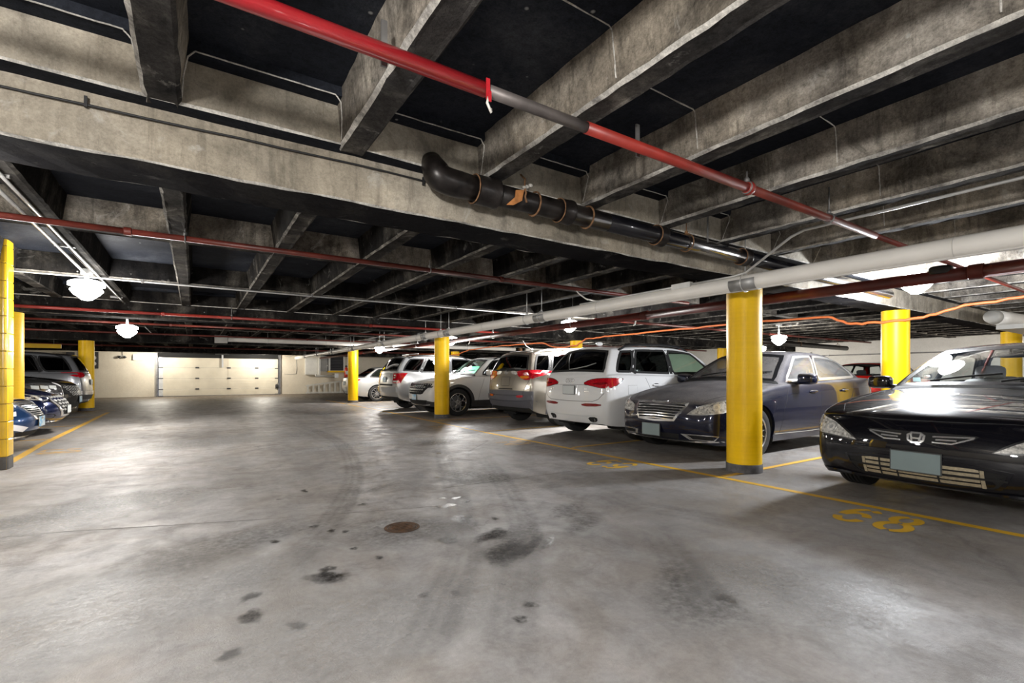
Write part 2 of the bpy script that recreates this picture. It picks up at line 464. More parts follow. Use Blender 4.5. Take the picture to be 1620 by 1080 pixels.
class MB:
    """mesh builder: collects vertices and faces (world or local), builds ONE object"""
    def __init__(s):
        s.v = []; s.f = []; s.mi = []
    def add(s, vs, fs, mi=0):
        o = len(s.v)
        s.v += [tuple(v) for v in vs]
        s.f += [tuple(i + o for i in f) for f in fs]
        s.mi += [mi] * len(fs)
        return s
    def box(s, x0, x1, y0, y1, z0, z1, mi=0, j=0.0):
        q = [(x0, y0, z0), (x1, y0, z0), (x1, y1, z0), (x0, y1, z0), (x0, y0, z1), (x1, y0, z1), (x1, y1, z1), (x0, y1, z1)]
        if j:
            q = [tuple(c + random.uniform(-j, j) for c in p) for p in q]
        return s.add(q, [(3, 2, 1, 0), (4, 5, 6, 7), (0, 1, 5, 4), (1, 2, 6, 5), (2, 3, 7, 6), (3, 0, 4, 7)], mi)
    def tube(s, pts, r, n=12, caps=True, closed=False, mi=0):
        pts = [Vector(p) for p in pts]
        m = len(pts)
        rs = r if isinstance(r, (list, tuple)) else [r] * m
        ring0 = None
        vs = []
        prevn = None
        for i, p in enumerate(pts):
            if closed:
                t = pts[(i + 1) % m] - pts[i - 1]
            else:
                t = pts[min(i + 1, m - 1)] - pts[max(i - 1, 0)]
            t.normalize()
            if prevn is None:
                a = Vector((0, 0, 1)) if abs(t.z) < 0.9 else Vector((1, 0, 0))
                nrm = t.cross(a).normalized()
            else:
                nrm = prevn - t * prevn.dot(t)
                nrm.normalize()
            prevn = nrm
            b = t.cross(nrm)
            for k in range(n):
                an = 2 * PI * k / n
                vs.append(p + (nrm * math.cos(an) + b * math.sin(an)) * rs[i])
        fs = []
        for i in range(m if closed else m - 1):
            i2 = (i + 1) % m
            for k in range(n):
                k2 = (k + 1) % n
                fs.append((i * n + k, i * n + k2, i2 * n + k2, i2 * n + k))
        if caps and not closed:
            fs.append(tuple(range(n))[::-1])
            fs.append(tuple((m - 1) * n + k for k in range(n)))
        return s.add(vs, fs, mi)
    def lathe(s, prof, c=(0, 0, 0), axis='z', n=24, mi=0, caps=True):
        """prof: (radius, height) pairs along the axis"""
        c = Vector(c)
        vs = []
        for r, h in prof:
            for k in range(n):
                a = 2 * PI * k / n
                x, y = r * math.cos(a), r * math.sin(a)
                p = {'z': (x, y, h), 'y': (x, h, y), 'x': (h, x, y)}[axis]
                vs.append(c + Vector(p))
        fs = []
        for i in range(len(prof) - 1):
            for k in range(n):
                k2 = (k + 1) % n
                q = (i * n + k, i * n + k2, (i + 1) * n + k2, (i + 1) * n + k)
                fs.append(q if axis != 'y' else q[::-1])
        if caps:
            if prof[0][0] > 1e-4: fs.append(tuple(range(n))[::-1])
            if prof[-1][0] > 1e-4: fs.append(tuple((len(prof) - 1) * n + k for k in range(n)))
        return s.add(vs, fs, mi)
    def blob(s, c, size, e=0.35, nu=20, nv=12, mi=0, rot=None):
        """superellipsoid: rounded box of full size"""
        c = Vector(c)
        def sp(v, p):
            return math.copysign(abs(v) ** p, v)
        vs = []
        for i in range(nv + 1):
            ph = -PI / 2 + PI * i / nv
            for k in range(nu):
                th = 2 * PI * k / nu
                p = Vector((sp(math.cos(ph), e) * sp(math.cos(th), e) * size[0] / 2,
                            sp(math.cos(ph), e) * sp(math.sin(th), e) * size[1] / 2,
                            sp(math.sin(ph), e) * size[2] / 2))
                if rot: p = rot @ p
                vs.append(c + p)
        fs = []
        for i in range(nv):
            for k in range(nu):
                k2 = (k + 1) % nu
                fs.append((i * nu + k, i * nu + k2, (i + 1) * nu + k2, (i + 1) * nu + k))
        return s.add(vs, fs, mi)
    def build(s, name, mats, parent=None, smooth=False, org=None, fix=True, angle=None):
        me = bpy.data.meshes.new(name)
        o3 = Vector(org) if org is not None else Vector((0, 0, 0))
        me.from_pydata([tuple(Vector(v) - o3) for v in s.v], [], s.f)
        if not isinstance(mats, (list, tuple)): mats = [mats]
        for m in mats: me.materials.append(m)
        me.polygons.foreach_set('material_index', s.mi)
        if fix:
            bm = bmesh.new(); bm.from_mesh(me)
            bmesh.ops.remove_doubles(bm, verts=bm.verts, dist=1e-6)
            bmesh.ops.recalc_face_normals(bm, faces=bm.faces)
            bm.to_mesh(me); bm.free()
        if smooth:
            me.polygons.foreach_set('use_smooth', [True] * len(me.polygons))
            if angle: me.set_sharp_from_angle(angle=R(angle))
        me.update()
        o = bpy.data.objects.new(name, me)
        COL.objects.link(o)
        if parent is not None: o.parent = parent
        elif org is not None: o.location = org
        return o

def bez(p0, p1, p2, n=8):
    p0, p1, p2 = Vector(p0), Vector(p1), Vector(p2)
    return [p0 * (1 - t) ** 2 + p1 * 2 * t * (1 - t) + p2 * t * t for t in [i / n for i in range(n + 1)]]

def wob(pts, a, n=3):
    """subdivide a polyline and let it wander a little"""
    out = []
    pts = [Vector(p) for p in pts]
    for p, q in zip(pts, pts[1:]):
        for i in range(n):
            t = i / n
            out.append(p.lerp(q, t) + Vector((random.uniform(-a, a), random.uniform(-a, a), random.uniform(-a, a))))
    out.append(pts[-1])
    return out

# ------------------------------------------------------------------ the setting
X0, X1, Y0, Y1 = -8.2, 22.6, -7.6, 30.4
ZS, ZR, ZG = 2.68, 2.42, 2.15            # slab, joist underside, girder underside
GIRD = [-5.02, 3.18, 11.38, 19.58, 27.78]
GW = 0.205

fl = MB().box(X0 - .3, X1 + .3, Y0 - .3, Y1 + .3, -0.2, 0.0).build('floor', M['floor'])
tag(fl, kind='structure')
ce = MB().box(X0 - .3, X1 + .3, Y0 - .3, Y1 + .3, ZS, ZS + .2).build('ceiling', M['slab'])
tag(ce, kind='structure')
for nm, bx, mt in (('wall_left', (X0 - .3, X0, Y0, Y1), 'wall_cream'), ('wall_right', (X1, X1 + .3, Y0, Y1), 'wall_white'),
                   ('wall_back', (X0, X1, Y0 - .3, Y0), 'wall_white')):
    tag(MB().box(*bx, 0, ZS).build(nm, M[mt]), kind='structure')
# far wall with the door opening
DX0, DX1, DZ = -1.62, 4.12, 2.30
w = MB().box(X0, DX0, Y1, Y1 + .3, 0, ZS).box(DX1, X1, Y1, Y1 + .3, 0, ZS).box(DX0, DX1, Y1, Y1 + .3, DZ + .12, ZS)
wall_far = tag(w.build('wall_far', M['wall_cream']), kind='structure')

# joists run along y, every 0.91 m
def rough_beam(name, x0, x1, ylist, zt, zb, tb, parent, mats, lip=True, axis='y'):
    """tapered cast beam; x0..x1 is the underside, tb the extra width at the top on each side"""
    mb = MB()
    prof = [(x0 - tb, zt, 0), (x0 - tb * .1, zb + .035, 0), (x0 - .006, zb + .012, 2), (x0 + .012, zb - .004, 1),
            (x0 + .03, zb, 1), (x1 - .03, zb, 2), (x1 - .012, zb - .004, 2), (x1 + .006, zb + .012, 0), (x1 + tb * .1, zb + .035, 0), (x1 + tb, zt, None)]
    n = len(prof)
    vs, fs, mi = [], [], []
    for y in ylist:
        for x, z, _ in prof:
            jx, jz = random.gauss(0, .0022), random.gauss(0, .0020)
            if z == zt: jz = 0
            p = (x + jx, y, z + jz)
            vs.append(p if axis == 'y' else (p[1], p[0], p[2]))
    for a in range(len(ylist) - 1):
        for k in range(n - 1):
            fs.append((a * n + k, a * n + k + 1, (a + 1) * n + k + 1, (a + 1) * n + k))
            m = prof[k][2]
            mi.append({0: 0, 1: 1, 2: 2}.get(m, 0))
    # material per strip: side, lower side, lime lip, underside...
    order = [0, 0, 2, 1, 1, 1, 1, 0, 0]
    mb.v = vs
    mb.f = fs
    mb.mi = [order[i % (n - 1)] for i in range(len(fs))]
    mb.f.append(tuple(range(n))); mb.mi.append(0)
    mb.f.append(tuple((len(ylist) - 1) * n + k for k in range(n))[::-1]); mb.mi.append(0)
    return mb.build(name, mats, parent, fix=True)

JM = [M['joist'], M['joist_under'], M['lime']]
def ylist(a, b, near=True):
    out = [a]
    y = a
    while y < b - 0.08:
        y += 0.09 if y < 6 else 0.5
        out.append(min(y, b))
    return out
jx = []
k = -11
while True:
    xc = 2.6 + 0.91 * k
    k += 1
    if xc < X0 + .2: continue
    if xc > X1 - .2: break
    jx.append(xc)
JMS = [M['joist_dark'], M['joist_under_dark'], M['lime_dark']]  # darker set for the bays past the first girder
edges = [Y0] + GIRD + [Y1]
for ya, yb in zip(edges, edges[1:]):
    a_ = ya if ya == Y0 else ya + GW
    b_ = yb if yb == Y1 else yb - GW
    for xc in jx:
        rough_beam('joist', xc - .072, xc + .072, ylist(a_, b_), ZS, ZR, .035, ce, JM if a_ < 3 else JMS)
# edge bands and girders run along x
GM = [M['girder'], M['girder_dark'], M['lime']]
for gy in GIRD:
    b = MB()
    xs = []
    x = X0
    while x < X1:
        xs.append(x); x += 0.5
    xs.append(X1)
    # solid end band at joist depth with a small step up to the slab, both sides
    for sgn in (-1, 1):
        prof = [(gy + sgn * (GW + .245), ZS), (gy + sgn * (GW + .235), ZR + .215), (gy + sgn * (GW + .13), ZR + .21), (gy + sgn * (GW + .115), ZR + .012),
                (gy + sgn * (GW + .108), ZR), (gy + sgn * (GW - .01), ZR)]
        vs, fs, mi = [], [], []
        for x in xs:
            for (y, z) in prof:
                vs.append((x, y + random.gauss(0, .002), z + (random.gauss(0, .002) if z < ZS else 0)))
        n = len(prof)
        mats = [1, 1, 0, 2, 1]
        for a in range(len(xs) - 1):
            for q in range(n - 1):
                b.add([vs[a * n + q], vs[a * n + q + 1], vs[(a + 1) * n + q + 1], vs[(a + 1) * n + q]], [(0, 1, 2, 3)], mats[q])
    b.build('edge_band', [M['girder'] if gy < 4 else M['joist_dark'], M['slab'], M['lime']], ce)
    g = MB()
    prof = [(gy - GW, ZR + .05), (gy - GW + .004, ZG + .03), (gy - GW + .010, ZG + .008), (gy - GW + .022, ZG), (gy, ZG), (gy + GW - .022, ZG), (gy + GW - .010, ZG + .008), (gy + GW - .004, ZG + .03), (gy + GW, ZR + .05)]
    mats = [0, 0, 2, 1, 1, 2, 0, 0]
    xs = []
    x = X0
    while x < X1:
        xs.append(x); x += 0.12 if gy < 5 else 0.5
    xs.append(X1)
    n = len(prof)
    vs, fs, mi = [], [], []
    for x in xs:
        for (y, z) in prof:
            vs.append((x, y + random.gauss(0, .0028), z + random.gauss(0, .0028)))
    for a in range(len(xs) - 1):
        for q in range(n - 1):
            fs.append((a * n + q, a * n + q + 1, (a + 1) * n + q + 1, (a + 1) * n + q)); mi.append(mats[q])
    g.v = vs; g.f = fs; g.mi = mi
    g.build('girder', GM if gy < 4 else [M['joist_dark'], M['girder_dark'], M['lime_dark']], ce)
# bridging ribs between the joists (two per bay)
for gy in GIRD[:-1]:
    for dy in (2.62, 5.4):
        if gy + dy < 3 and gy > -3: continue
        if gy == -5.02 and dy > 3: continue
        rough_beam('bridging_rib', gy + dy - .10, gy + dy + .10, [X0 + .5 * i for i in range(int((X1 - X0) / .5) + 1)] + [X1], ZS, ZR + .004, .03, ce, [M['joist'] if gy + dy < 7 else M['joist_dark'], M['joist_under_dark'], M['lime_dark']], axis='x')

# lime seams of the pan forms, thin ridges across slab and joist sides in the near bay
for i, xc in enumerate(jx):
    if not (0 < xc < 6.2): continue
    for yy in (random.uniform(1.35, 1.85), random.uniform(0.2, .9)):
        pts = [(xc + .080, yy, ZR + .035), (xc + .105, yy, ZS - .014), (xc + .125, yy, ZS - .002), (xc + .785, yy + .01, ZS - .002), (xc + .805, yy + .01, ZS - .014), (xc + .830, yy + .01, ZR + .035)]
        MB().tube(wob(pts, .0012, 9), [random.uniform(.0022, .0048) for _ in range(46)], 6).build('form_seam', M['lime'], ce)
for gy in (3.18,):
    for i, xc in enumerate(jx):
        if not (-1.5 < xc < 6): continue
        z = ZR + .212
        y = gy - GW - .238
        pts = [(xc + .078, y + .10, ZR + .02), (xc + .088, y + .05, ZR + .12), (xc + .105, y + .005, z - .03), (xc + .135, y, z), (xc + .5, y + .002, z), (xc + .775, y, z), (xc + .805, y + .005, z - .03), (xc + .822, y + .05, ZR + .12), (xc + .832, y + .10, ZR + .02)]
        MB().tube(wob(pts, .0012, 6), .0036, 6).build('form_seam', M['lime'], ce)

# ------------------------------------------------------------------ paint on the floor
def ground_(px, py):
    d = 765 * 1.1 / (py - 593)
    lat = (px - 810) / 765 * d
    c, s = math.cos(R(33.3)), math.sin(R(33.3))
    return (lat * c + d * s, -lat * s + d * c)
def stripe(pts, wdt, mat, name='painted_line', z=0.002):
    mb = MB()
    pts = [Vector((p[0], p[1], 0)) for p in pts]
    out = []
    for p, q in zip(pts, pts[1:]):
        n = max(1, int((q - p).length / 0.35))
        out += [p.lerp(q, i / n) for i in range(n)]
    out.append(pts[-1])
    L, Rr = [], []
    for i, p in enumerate(out):
        t = (out[min(i + 1, len(out) - 1)] - out[max(0, i - 1)]).normalized()
        nn = Vector((-t.y, t.x, 0))
        h = wdt / 2
        L.append(p + nn * (h + random.uniform(-.004, .004)) + Vector((0, 0, z)))
        Rr.append(p - nn * (h + random.uniform(-.004, .004)) + Vector((0, 0, z)))
    vs = L + Rr
    n = len(out)
    mb.add(vs, [(i, i + n, i + n + 1, i + 1) for i in range(n - 1)])
    return mb.build(name, mat, fl, fix=False)

stripe([(4.74, -6), (4.73, 2.4), (4.70, 5.5), (4.66, 8.2)], .085, M['line_near'])
stripe([(4.66, 8.2), (4.74, 11.3), (4.80, 13.4), (4.80, 18.5)], .08, M['line'])
stripe([(4.80, 18.9), (4.8, 22.2)], .08, M['line'])
stripe([(-1.93, 4), (-1.94, 8.6), (-2.02, 10.3), (-2.06, 14), (-2.12, 18.4)], .10, M['line'])
for y in (.42, 3.12, 5.62, 8.15, 10.75, 13.4, 16.0, 19.4):
    stripe([(4.78, y), (9.6, y)], .075, M['line'], z=.0035)
for y in (8.5, 11.25, 13.9, 16.7, 19.3):
    stripe([(-2.05, y), (-6.9, y)], .075, M['line'], z=.0035)

JT = simple('dirty_joint_filler', (.23, .215, .20), .8, var=.5, vscale=9)
for pix in ([(0, 850), (102, 841), (392, 823), (700, 800)], [(422, 715), (560, 703), (687, 690), (850, 676)], [(700, 772), (930, 742), (1080, 726)]):
    stripe([ground_(*p) for p in pix], .014, JT, 'floor_joint', .0012)

def arc(cx, cy, rx, ry, a0, a1, n=10):
    return [(cx + rx * math.cos(R(a0 + (a1 - a0) * i / n)), cy + ry * math.sin(R(a0 + (a1 - a0) * i / n))) for i in range(n + 1)]
DIG = {
    '6': [arc(.5, .33, .36, .31, 20, 165), arc(.5, .33, .36, .31, 195, 340), [(.13, .40)] + arc(.62, .45, .50, .52, 168, 100, 8) , arc(.58, .72, .30, .24, 75, 30, 5)],
    '9': [arc(.5, .67, .36, .31, 20, 165), arc(.5, .67, .36, .31, 195, 340), [(.87, .60)] + arc(.38, .55, .50, .52, -12, -80, 8), arc(.42, .28, .30, .24, 255, 210, 5)],
    '8': [arc(.5, .27, .38, .25, 100, 262), arc(.5, .27, .38, .25, -80, 80), arc(.5, .76, .32, .22, 100, 262), arc(.5, .76, .32, .22, -80, 80)],
    '1': [[(.5, .02), (.5, .45)], [(.5, .53), (.5, .97)], [(.28, .80), (.46, .95)]],
    '7': [[(.12, .96), (.50, .96)], [(.58, .96), (.88, .96), (.62, .5)], [(.58, .42), (.40, .02)]],
    '0': [arc(.5, .5, .36, .48, 100, 260), arc(.5, .5, .36, .48, -80, 80)],
}
def number(txt, org, right, up, h, wd, stroke, mat):
    """stencilled digits lying on the floor: org is the lower left corner, right/up unit directions on the floor"""
    r, u = Vector((*right, 0)), Vector((*up, 0))
    for i, ch in enumerate(txt):
        mb = MB()
        zz = .0022
        for st in DIG[ch]:
            zz += .0004
            P = [Vector((*org, 0)) + r * ((i * 1.22 + p[0]) * wd) + u * (p[1] * h) for p in st]
            L, Q = [], []
            for a, p in enumerate(P):
                t = (P[min(a + 1, len(P) - 1)] - P[max(a - 1, 0)]).normalized()
                nn = Vector((-t.y, t.x, 0)) * stroke / 2
                L.append(p + nn + Vector((0, 0, zz))); Q.append(p - nn + Vector((0, 0, zz)))
            n = len(P)
            mb.add(L + Q, [(a, a + n, a + n + 1, a + 1) for a in range(n - 1)])
        mb.build('stall_number', mat, fl, fix=False)
number('68', (4.10, 1.80), (0, -1), (1, 0), .50, .225, .062, M['number'])
number('69', (4.06, 4.56), (0, -1), (1, 0), .50, .225, .058, M['number'])
number('70', (4.08, 6.80), (0, -1), (1, 0), .48, .225, .05, M['number_worn'])
number('71', (4.10, 9.62), (0, -1), (1, 0), .48, .225, .05, M['number_worn'])
number('87', (-1.38, 9.16), (0, 1), (-1, 0), .46, .24, .06, M['number_worn'])

# oil stains and drips with soft edges: a fan mesh with a fading attribute
def stain_mat(name, col, a, rough=.25):
    m, nt, b = new_mat(name)
    out = nt.nodes['Material Output']
    at = nd(nt, 'ShaderNodeAttribute', attribute_name='fade')
    n = noise(nt, 24, 6, 0.7)
    f = ramp(nt, n, [(0.33, 0.15), (0.62, 1.0)])
    mu = nd(nt, 'ShaderNodeMath', operation='MULTIPLY'); lk(nt, at.outputs['Fac'], mu.inputs[0]); lk(nt, f, mu.inputs[1])
    m2 = nd(nt, 'ShaderNodeMath', operation='MULTIPLY'); m2.inputs[1].default_value = a; lk(nt, mu.outputs[0], m2.inputs[0])
    tr = nd(nt, 'ShaderNodeBsdfTransparent')
    mx = nd(nt, 'ShaderNodeMixShader')
    lk(nt, m2.outputs[0], mx.inputs[0]); lk(nt, tr.outputs[0], mx.inputs[1]); lk(nt, b.outputs[0], mx.inputs[2])
    lk(nt, mx.outputs[0], out.inputs[0])
    b.inputs['Base Color'].default_value = (*col, 1)
    b.inputs['Roughness'].default_value = rough
    return m
M['oil'] = stain_mat('dark_oil_stain', (.022, .019, .016), .9)
M['oil_soft'] = stain_mat('faint_oil_stain', (.07, .065, .06), .42, .5)
M['track'] = stain_mat('tyre_rubber_mark', (.10, .093, .096), .26, .5)
M['pale'] = stain_mat('pale_soft_patch', (.52, .51, .50), .5, .45)

def fade_mesh(name, vs, fs, fade, mat):
    me = bpy.data.meshes.new(name)
    me.from_pydata([tuple(v) for v in vs], [], fs)
    a = me.attributes.new('fade', 'FLOAT', 'POINT')
    a.data.foreach_set('value', fade)
    me.materials.append(mat)
    o = bpy.data.objects.new(name, me); COL.objects.link(o); o.parent = fl
    return o
SZ = [0.003]
def ground(px, py):
    """floor point seen at a pixel of the 1620x1080 photograph"""
    d = 765 * 1.1 / (py - 593)
    lat = (px - 810) / 765 * d
    c, s = math.cos(R(33.3)), math.sin(R(33.3))
    return (lat * c + d * s, -lat * s + d * c)
def stain(c, rx, ry, rot=0.0, mat='oil', name='oil_stain'):
    SZ[0] += 0.00002
    n = 22
    ph = [random.uniform(0, 6.28) for _ in range(4)]
    vs, fade = [(c[0], c[1], SZ[0])], [1.0]
    for ring, fd in ((.55, .95), (.85, .45), (1.1, 0.0)):
        for k in range(n):
            a = 2 * PI * k / n
            q = 1 + .16 * math.sin(2 * a + ph[0]) + .12 * math.sin(3 * a + ph[1]) + .08 * math.sin(5 * a + ph[2])
            x, y = rx * ring * q * math.cos(a), ry * ring * q * math.sin(a)
            vs.append((c[0] + x * math.cos(rot) - y * math.sin(rot), c[1] + x * math.sin(rot) + y * math.cos(rot), SZ[0]))
            fade.append(fd)
    fs = [(0, 1 + k, 1 + (k + 1) % n) for k in range(n)]
    for r in range(2):
        for k in range(n):
            k2 = (k + 1) % n
            fs.append((1 + r * n + k, 1 + (r + 1) * n + k, 1 + (r + 1) * n + k2, 1 + r * n + k2))
    fade_mesh(name, vs, fs, fade, M[mat])
for px, py, r in ((698, 788, .045), (722, 788, .05), (738, 794, .04), (712, 799, .06), (700, 802, .06), (733, 818, .08), (729, 823, .09), (711, 853, .09),
                  (783, 820, .035), (497, 833, .035), (524, 840, .04), (546, 841, .035), (435, 857, .04), (519, 900, .05), (518, 914, .11), (516, 908, .05),
                  (396, 944, .055), (397, 976, .07), (470, 990, .05), (560, 868, .03), (600, 882, .03), (720, 938, .035), (839, 957, .04), (823, 980, .04),
                  (1148, 947, .06), (480, 776, .04), (484, 778, .03), (574, 798, .05), (442, 790, .03), (693, 755, .05), (670, 942, .035), (363, 1036, .05), (694, 717, .06)):
    stain(ground(px, py), r, r * .8, random.uniform(0, 3))
for px, py, rx, ry, rot, mt in ((780, 846, .16, .09, 0.6, 'oil'), (800, 874, .26, .10, 0.55, 'oil'), (838, 866, .22, .05, 0.65, 'oil'), (868, 858, .16, .04, 0.75, 'oil'), (815, 858, .34, .22, .5, 'oil_soft'),
                                (752, 754, .30, .55, 0.25, 'oil_soft'), (900, 808, .35, .12, .6, 'oil_soft'), (925, 826, .30, .12, .6, 'oil_soft'), (690, 700, .5, .3, .3, 'oil_soft'),
                                (1100, 945, .22, .5, -.55, 'oil_soft'), (640, 838, .50, .36, 0, 'oil_soft'), (150, 800, .9, .25, .5, 'oil_soft'), (330, 870, .8, .3, .4, 'oil_soft')):
    stain(ground(px, py), rx, ry, rot, mt)
for px, py, rx, ry, rot in ((330, 700, 2.2, .7, .4), (150, 810, 1.2, .5, .5), (600, 985, .9, .45, 0.2), (210, 960, .9, .5, .4), (1320, 950, .6, .3, .4), (1180, 920, .5, .25, .4), (620, 700, 1.6, .4, 0.1)):
    stain(ground(px, py), rx, ry, rot, 'pale', 'pale_patch')  # soft-edged pale patches on the floor
# tyre marks: curved ribbons that fade along both sides
def tyre_mark(pix, wd, name='tyre_mark'):
    SZ[0] += 0.00002
    P = [Vector((*ground(*p), 0)) for p in pix]
    out = []
    for i in range(len(P) - 1):
        p0, p1, p2, p3 = P[max(0, i - 1)], P[i], P[i + 1], P[min(len(P) - 1, i + 2)]
        for k in range(6):
            t = k / 6
            out.append(0.5 * ((2 * p1) + (p2 - p0) * t + (2 * p0 - 5 * p1 + 4 * p2 - p3) * t * t + (3 * p1 - p0 - 3 * p2 + p3) * t ** 3))
    out.append(P[-1])
    vs, fade, fs = [], [], []
    cols = [(-.6, 0), (-.42, .8), (-.22, .35), (-.08, .85), (.08, .35), (.22, .9), (.42, .8), (.6, 0)]
    n = len(cols)
    for i, p in enumerate(out):
        t = (out[min(i + 1, len(out) - 1)] - out[max(i - 1, 0)]).normalized()
        nn = Vector((-t.y, t.x, 0))
        e = min(1, i / 4, (len(out) - 1 - i) / 4)
        for c, f in cols:
            q = p + nn * c * wd
            vs.append((q.x, q.y, SZ[0])); fade.append(f * e)
    for i in range(len(out) - 1):
        for k in range(n - 1):
            fs.append((i * n + k, i * n + k + 1, (i + 1) * n + k + 1, (i + 1) * n + k))
    fade_mesh(name, vs, fs, fade, M['track'])
tyre_mark([(1030, 830), (1065, 875), (1105, 930), (1150, 985)], .24)
tyre_mark([(690, 690), (715, 760), (735, 850), (700, 960), (640, 1075)], .22)
tyre_mark([(760, 715), (800, 770), (830, 840), (815, 960), (800, 1075)], .22)
tyre_mark([(430, 660), (520, 690), (560, 740), (520, 830), (400, 930)], .2)
tyre_mark([(960, 780), (1010, 800), (1100, 815), (1200, 835)], .3)

t = empty('drain_cover', (*ground(636, 834), 0.0))
tag(t, 'small round rusty brown drain cover set into the aisle floor', 'drain cover')
MB().lathe([(0.0, .004), (.095, .005), (.10, .001)], n=28).build('cover_plate', M['drain_rust'], t, True, angle=30)
MB().lathe([(.102, .001), (.105, .006), (.122, .005), (.127, .001)], n=28, caps=False).build('cover_ring', M['drain_rust'], t, True, angle=30)
for a in range(-2, 3):
    MB().box(-.075 + abs(a) * .010, .075 - abs(a) * .010, a * .032 - .006, a * .032 + .006, .004, .008).build('cover_rib', M['drain_rust'], t)

# ------------------------------------------------------------------ yellow columns
COLS = [
    (5.28, 3.18, .187, 'nearest round yellow column, between the navy and the black sedan'),
    (5.32, 11.38, .19, 'round yellow column in front of the white suv with dark wheel arches'),
    (5.28, 19.58, .195, 'farthest round yellow column of the right row, beside the fire extinguisher'),
    (9.62, 3.18, .19, 'round yellow column behind the windscreen of the black sedan'),
    (9.85, 11.38, .19, 'yellow column showing only its top above the beige suv roof rail'),
    (9.8, 19.58, .19, 'yellow column top seen past the second column above the parked suvs'),
    (16.7, 3.18, .19, 'yellow column seen through and above the right part of the black sedan windscreen'),
    (17.4, 11.38, .19, 'distant yellow column peeking out left of the nearest column'),
    (-2.60, 11.38, .19, 'round yellow column just behind the tiled pillar at the left edge'),
    (-2.77, 19.58, .19, 'round yellow column at the far left against the cream wall'),
]
for x, y, r, lb in COLS:
    t = empty('column', (x, y, 0))
    tag(t, lb, 'column', kind='thing')
    prof = [(r, .095)] + [(r + random.uniform(-.0015, .0015), .095 + i * .14) for i in range(1, 15)] + [(r, ZG + .005)]
    MB().lathe(prof, n=40, caps=False).build('shaft', M['yellow'], t, True)
    MB().lathe([(r + .006, 0), (r + .006, .09), (r + .002, .096), (r - .02, .097)], n=40).build('base_band', M['base_band'], t, True, angle=40)

# glazed block pillar at the left edge (a wall stub reaching the slab)
t = empty('tiled_pillar', (-1.81, 7.9, 0))
tag(t, 'square pillar of glazed yellow blocks with dark base at the left edge of the aisle', 'pillar', kind='thing')
MB().box(-2.2, -.012, .012, .205, 0, ZS).build('core', M['mortar'], t)
def bull(x0, x1, z0, z1, y0=0.0, y1=.215, rr=0.0):
    """one glazed block; rr rounds the outer corner at x1,y0"""
    mb = MB()
    ring = [(x0, y1), (x0, y0)]
    if rr:
        for i in range(7):
            a = -PI / 2 + (PI / 2) * i / 6
            ring.append((x1 - rr + rr * math.cos(a), y0 + rr + rr * math.sin(a)))
        ring.append((x1, y1))
    else:
        ring += [(x1, y0), (x1, y1)]
    e = .004
    n = len(ring)
    cx, cy = (x0 + x1) / 2, (y0 + y1) / 2
    vs = []
    for z, s in ((z0, e), (z0 + e, 0), (z1 - e, 0), (z1, e)):
        for x, y in ring:
            vs.append((x - math.copysign(s, x - cx), y - math.copysign(s, y - cy), z))
    fs = [(k * n + i, k * n + (i + 1) % n, (k + 1) * n + (i + 1) % n, (k + 1) * n + i) for k in range(3) for i in range(n)]
    fs += [tuple(range(n))[::-1], tuple(3 * n + i for i in range(n))]
    return mb.add(vs, fs)
z = 0.0
row = 0
while z < ZS - .02:
    h = .15 if row == 0 else .2045
    z1 = min(z + h, ZS)
    mt = M['tile_dark'] if row == 0 else M['tile_yellow']
    first = .40 if row % 2 else .20
    bull(-first, 0, z + .003, z1 - .003, rr=.045).build('tile', mt, t, True, angle=22)
    x = -first
    while x > -2.1:
        x2 = max(x - .40, -2.2)
        bull(x2, x - .005, z + .003, z1 - .003).build('tile', mt, t)
        x = x2
    z = z1
    row += 1

# ------------------------------------------------------------------ far wall: garage door and fittings
d = empty('door_1', ((DX0 + DX1) / 2, Y1, 0))
tag(d, kind='structure')
ox = (DX0 + DX1) / 2
W2 = (DX1 - DX0) / 2
rows = [(.02, .36), (.365, .92), (.925, 1.48), (1.485, 2.0)]
for z0, z1 in rows:
    mb = MB()
    mb.box(-W2 + .12, W2 - .12, .03, .07, z0, z1)
    for q in range(1, 4):
        zz = z0 + (z1 - z0) * q / 4
        mb.box(-W2 + .13, W2 - .13, .022, .032, zz - .012, zz + .012)
    mb.build('door_panel', M['door_cream'], d)
    for x in (-1.12, .32, 1.66):
        MB().box(x - .035, x + .035, .012, .03, z0 + .004, z1 - .004).build('door_stile', M['door_cream'], d)
        if z0 > .1:
            MB().box(x - .085, x + .085, -.004, .022, z0 - .034, z0 + .034).build('hinge', M['dark_box'], d)
    for x in (-W2 + .17, W2 - .17):
        MB().box(x - .12, x + .12, -.004, .022, z0 - .026 if z0 > .1 else z0, z0 + .018).build('roller_bracket', M['dark_box'], d)
for x in (-W2 + .03, W2 - .03):
    MB().box(x - .035, x + .035, -.10, .02, 0, 2.28).build('door_track', M['steel_dull'], d)
    MB().box(x - .09, x - .055, -.02, .02, 0, 2.28).build('door_jamb', M['steel_dull'], d)
MB().box(-W2 + .1, -W2 + .28, .012, .028, .02, 2.02).build('edge_plate', M['galv'], d)
MB().tube([(W2 - .14, -.04, .25), (W2 - .20, -.06, .55), (W2 - .12, -.04, .7), (W2 - .13, -.04, 2.1)], .012, 6).build('lift_cable', M['wire'], d, True)
MB().blob((W2 - .2, -.05, .48), (.16, .12, .2), .6).build('latch_box', M['dark_box'], d, True)
MB().box(-W2, W2, .0, .12, 2.0, DZ + .12).build('door_header', M['matte_black'], d)
MB().box(-.02, .06, -.06, .0, 1.52, 2.25).build('opener_rail', M['galv'], d)
MB().box(-.32, .32, -.5, -.12, 2.18, 2.4).build('opener_motor', M['dark_box'], d)
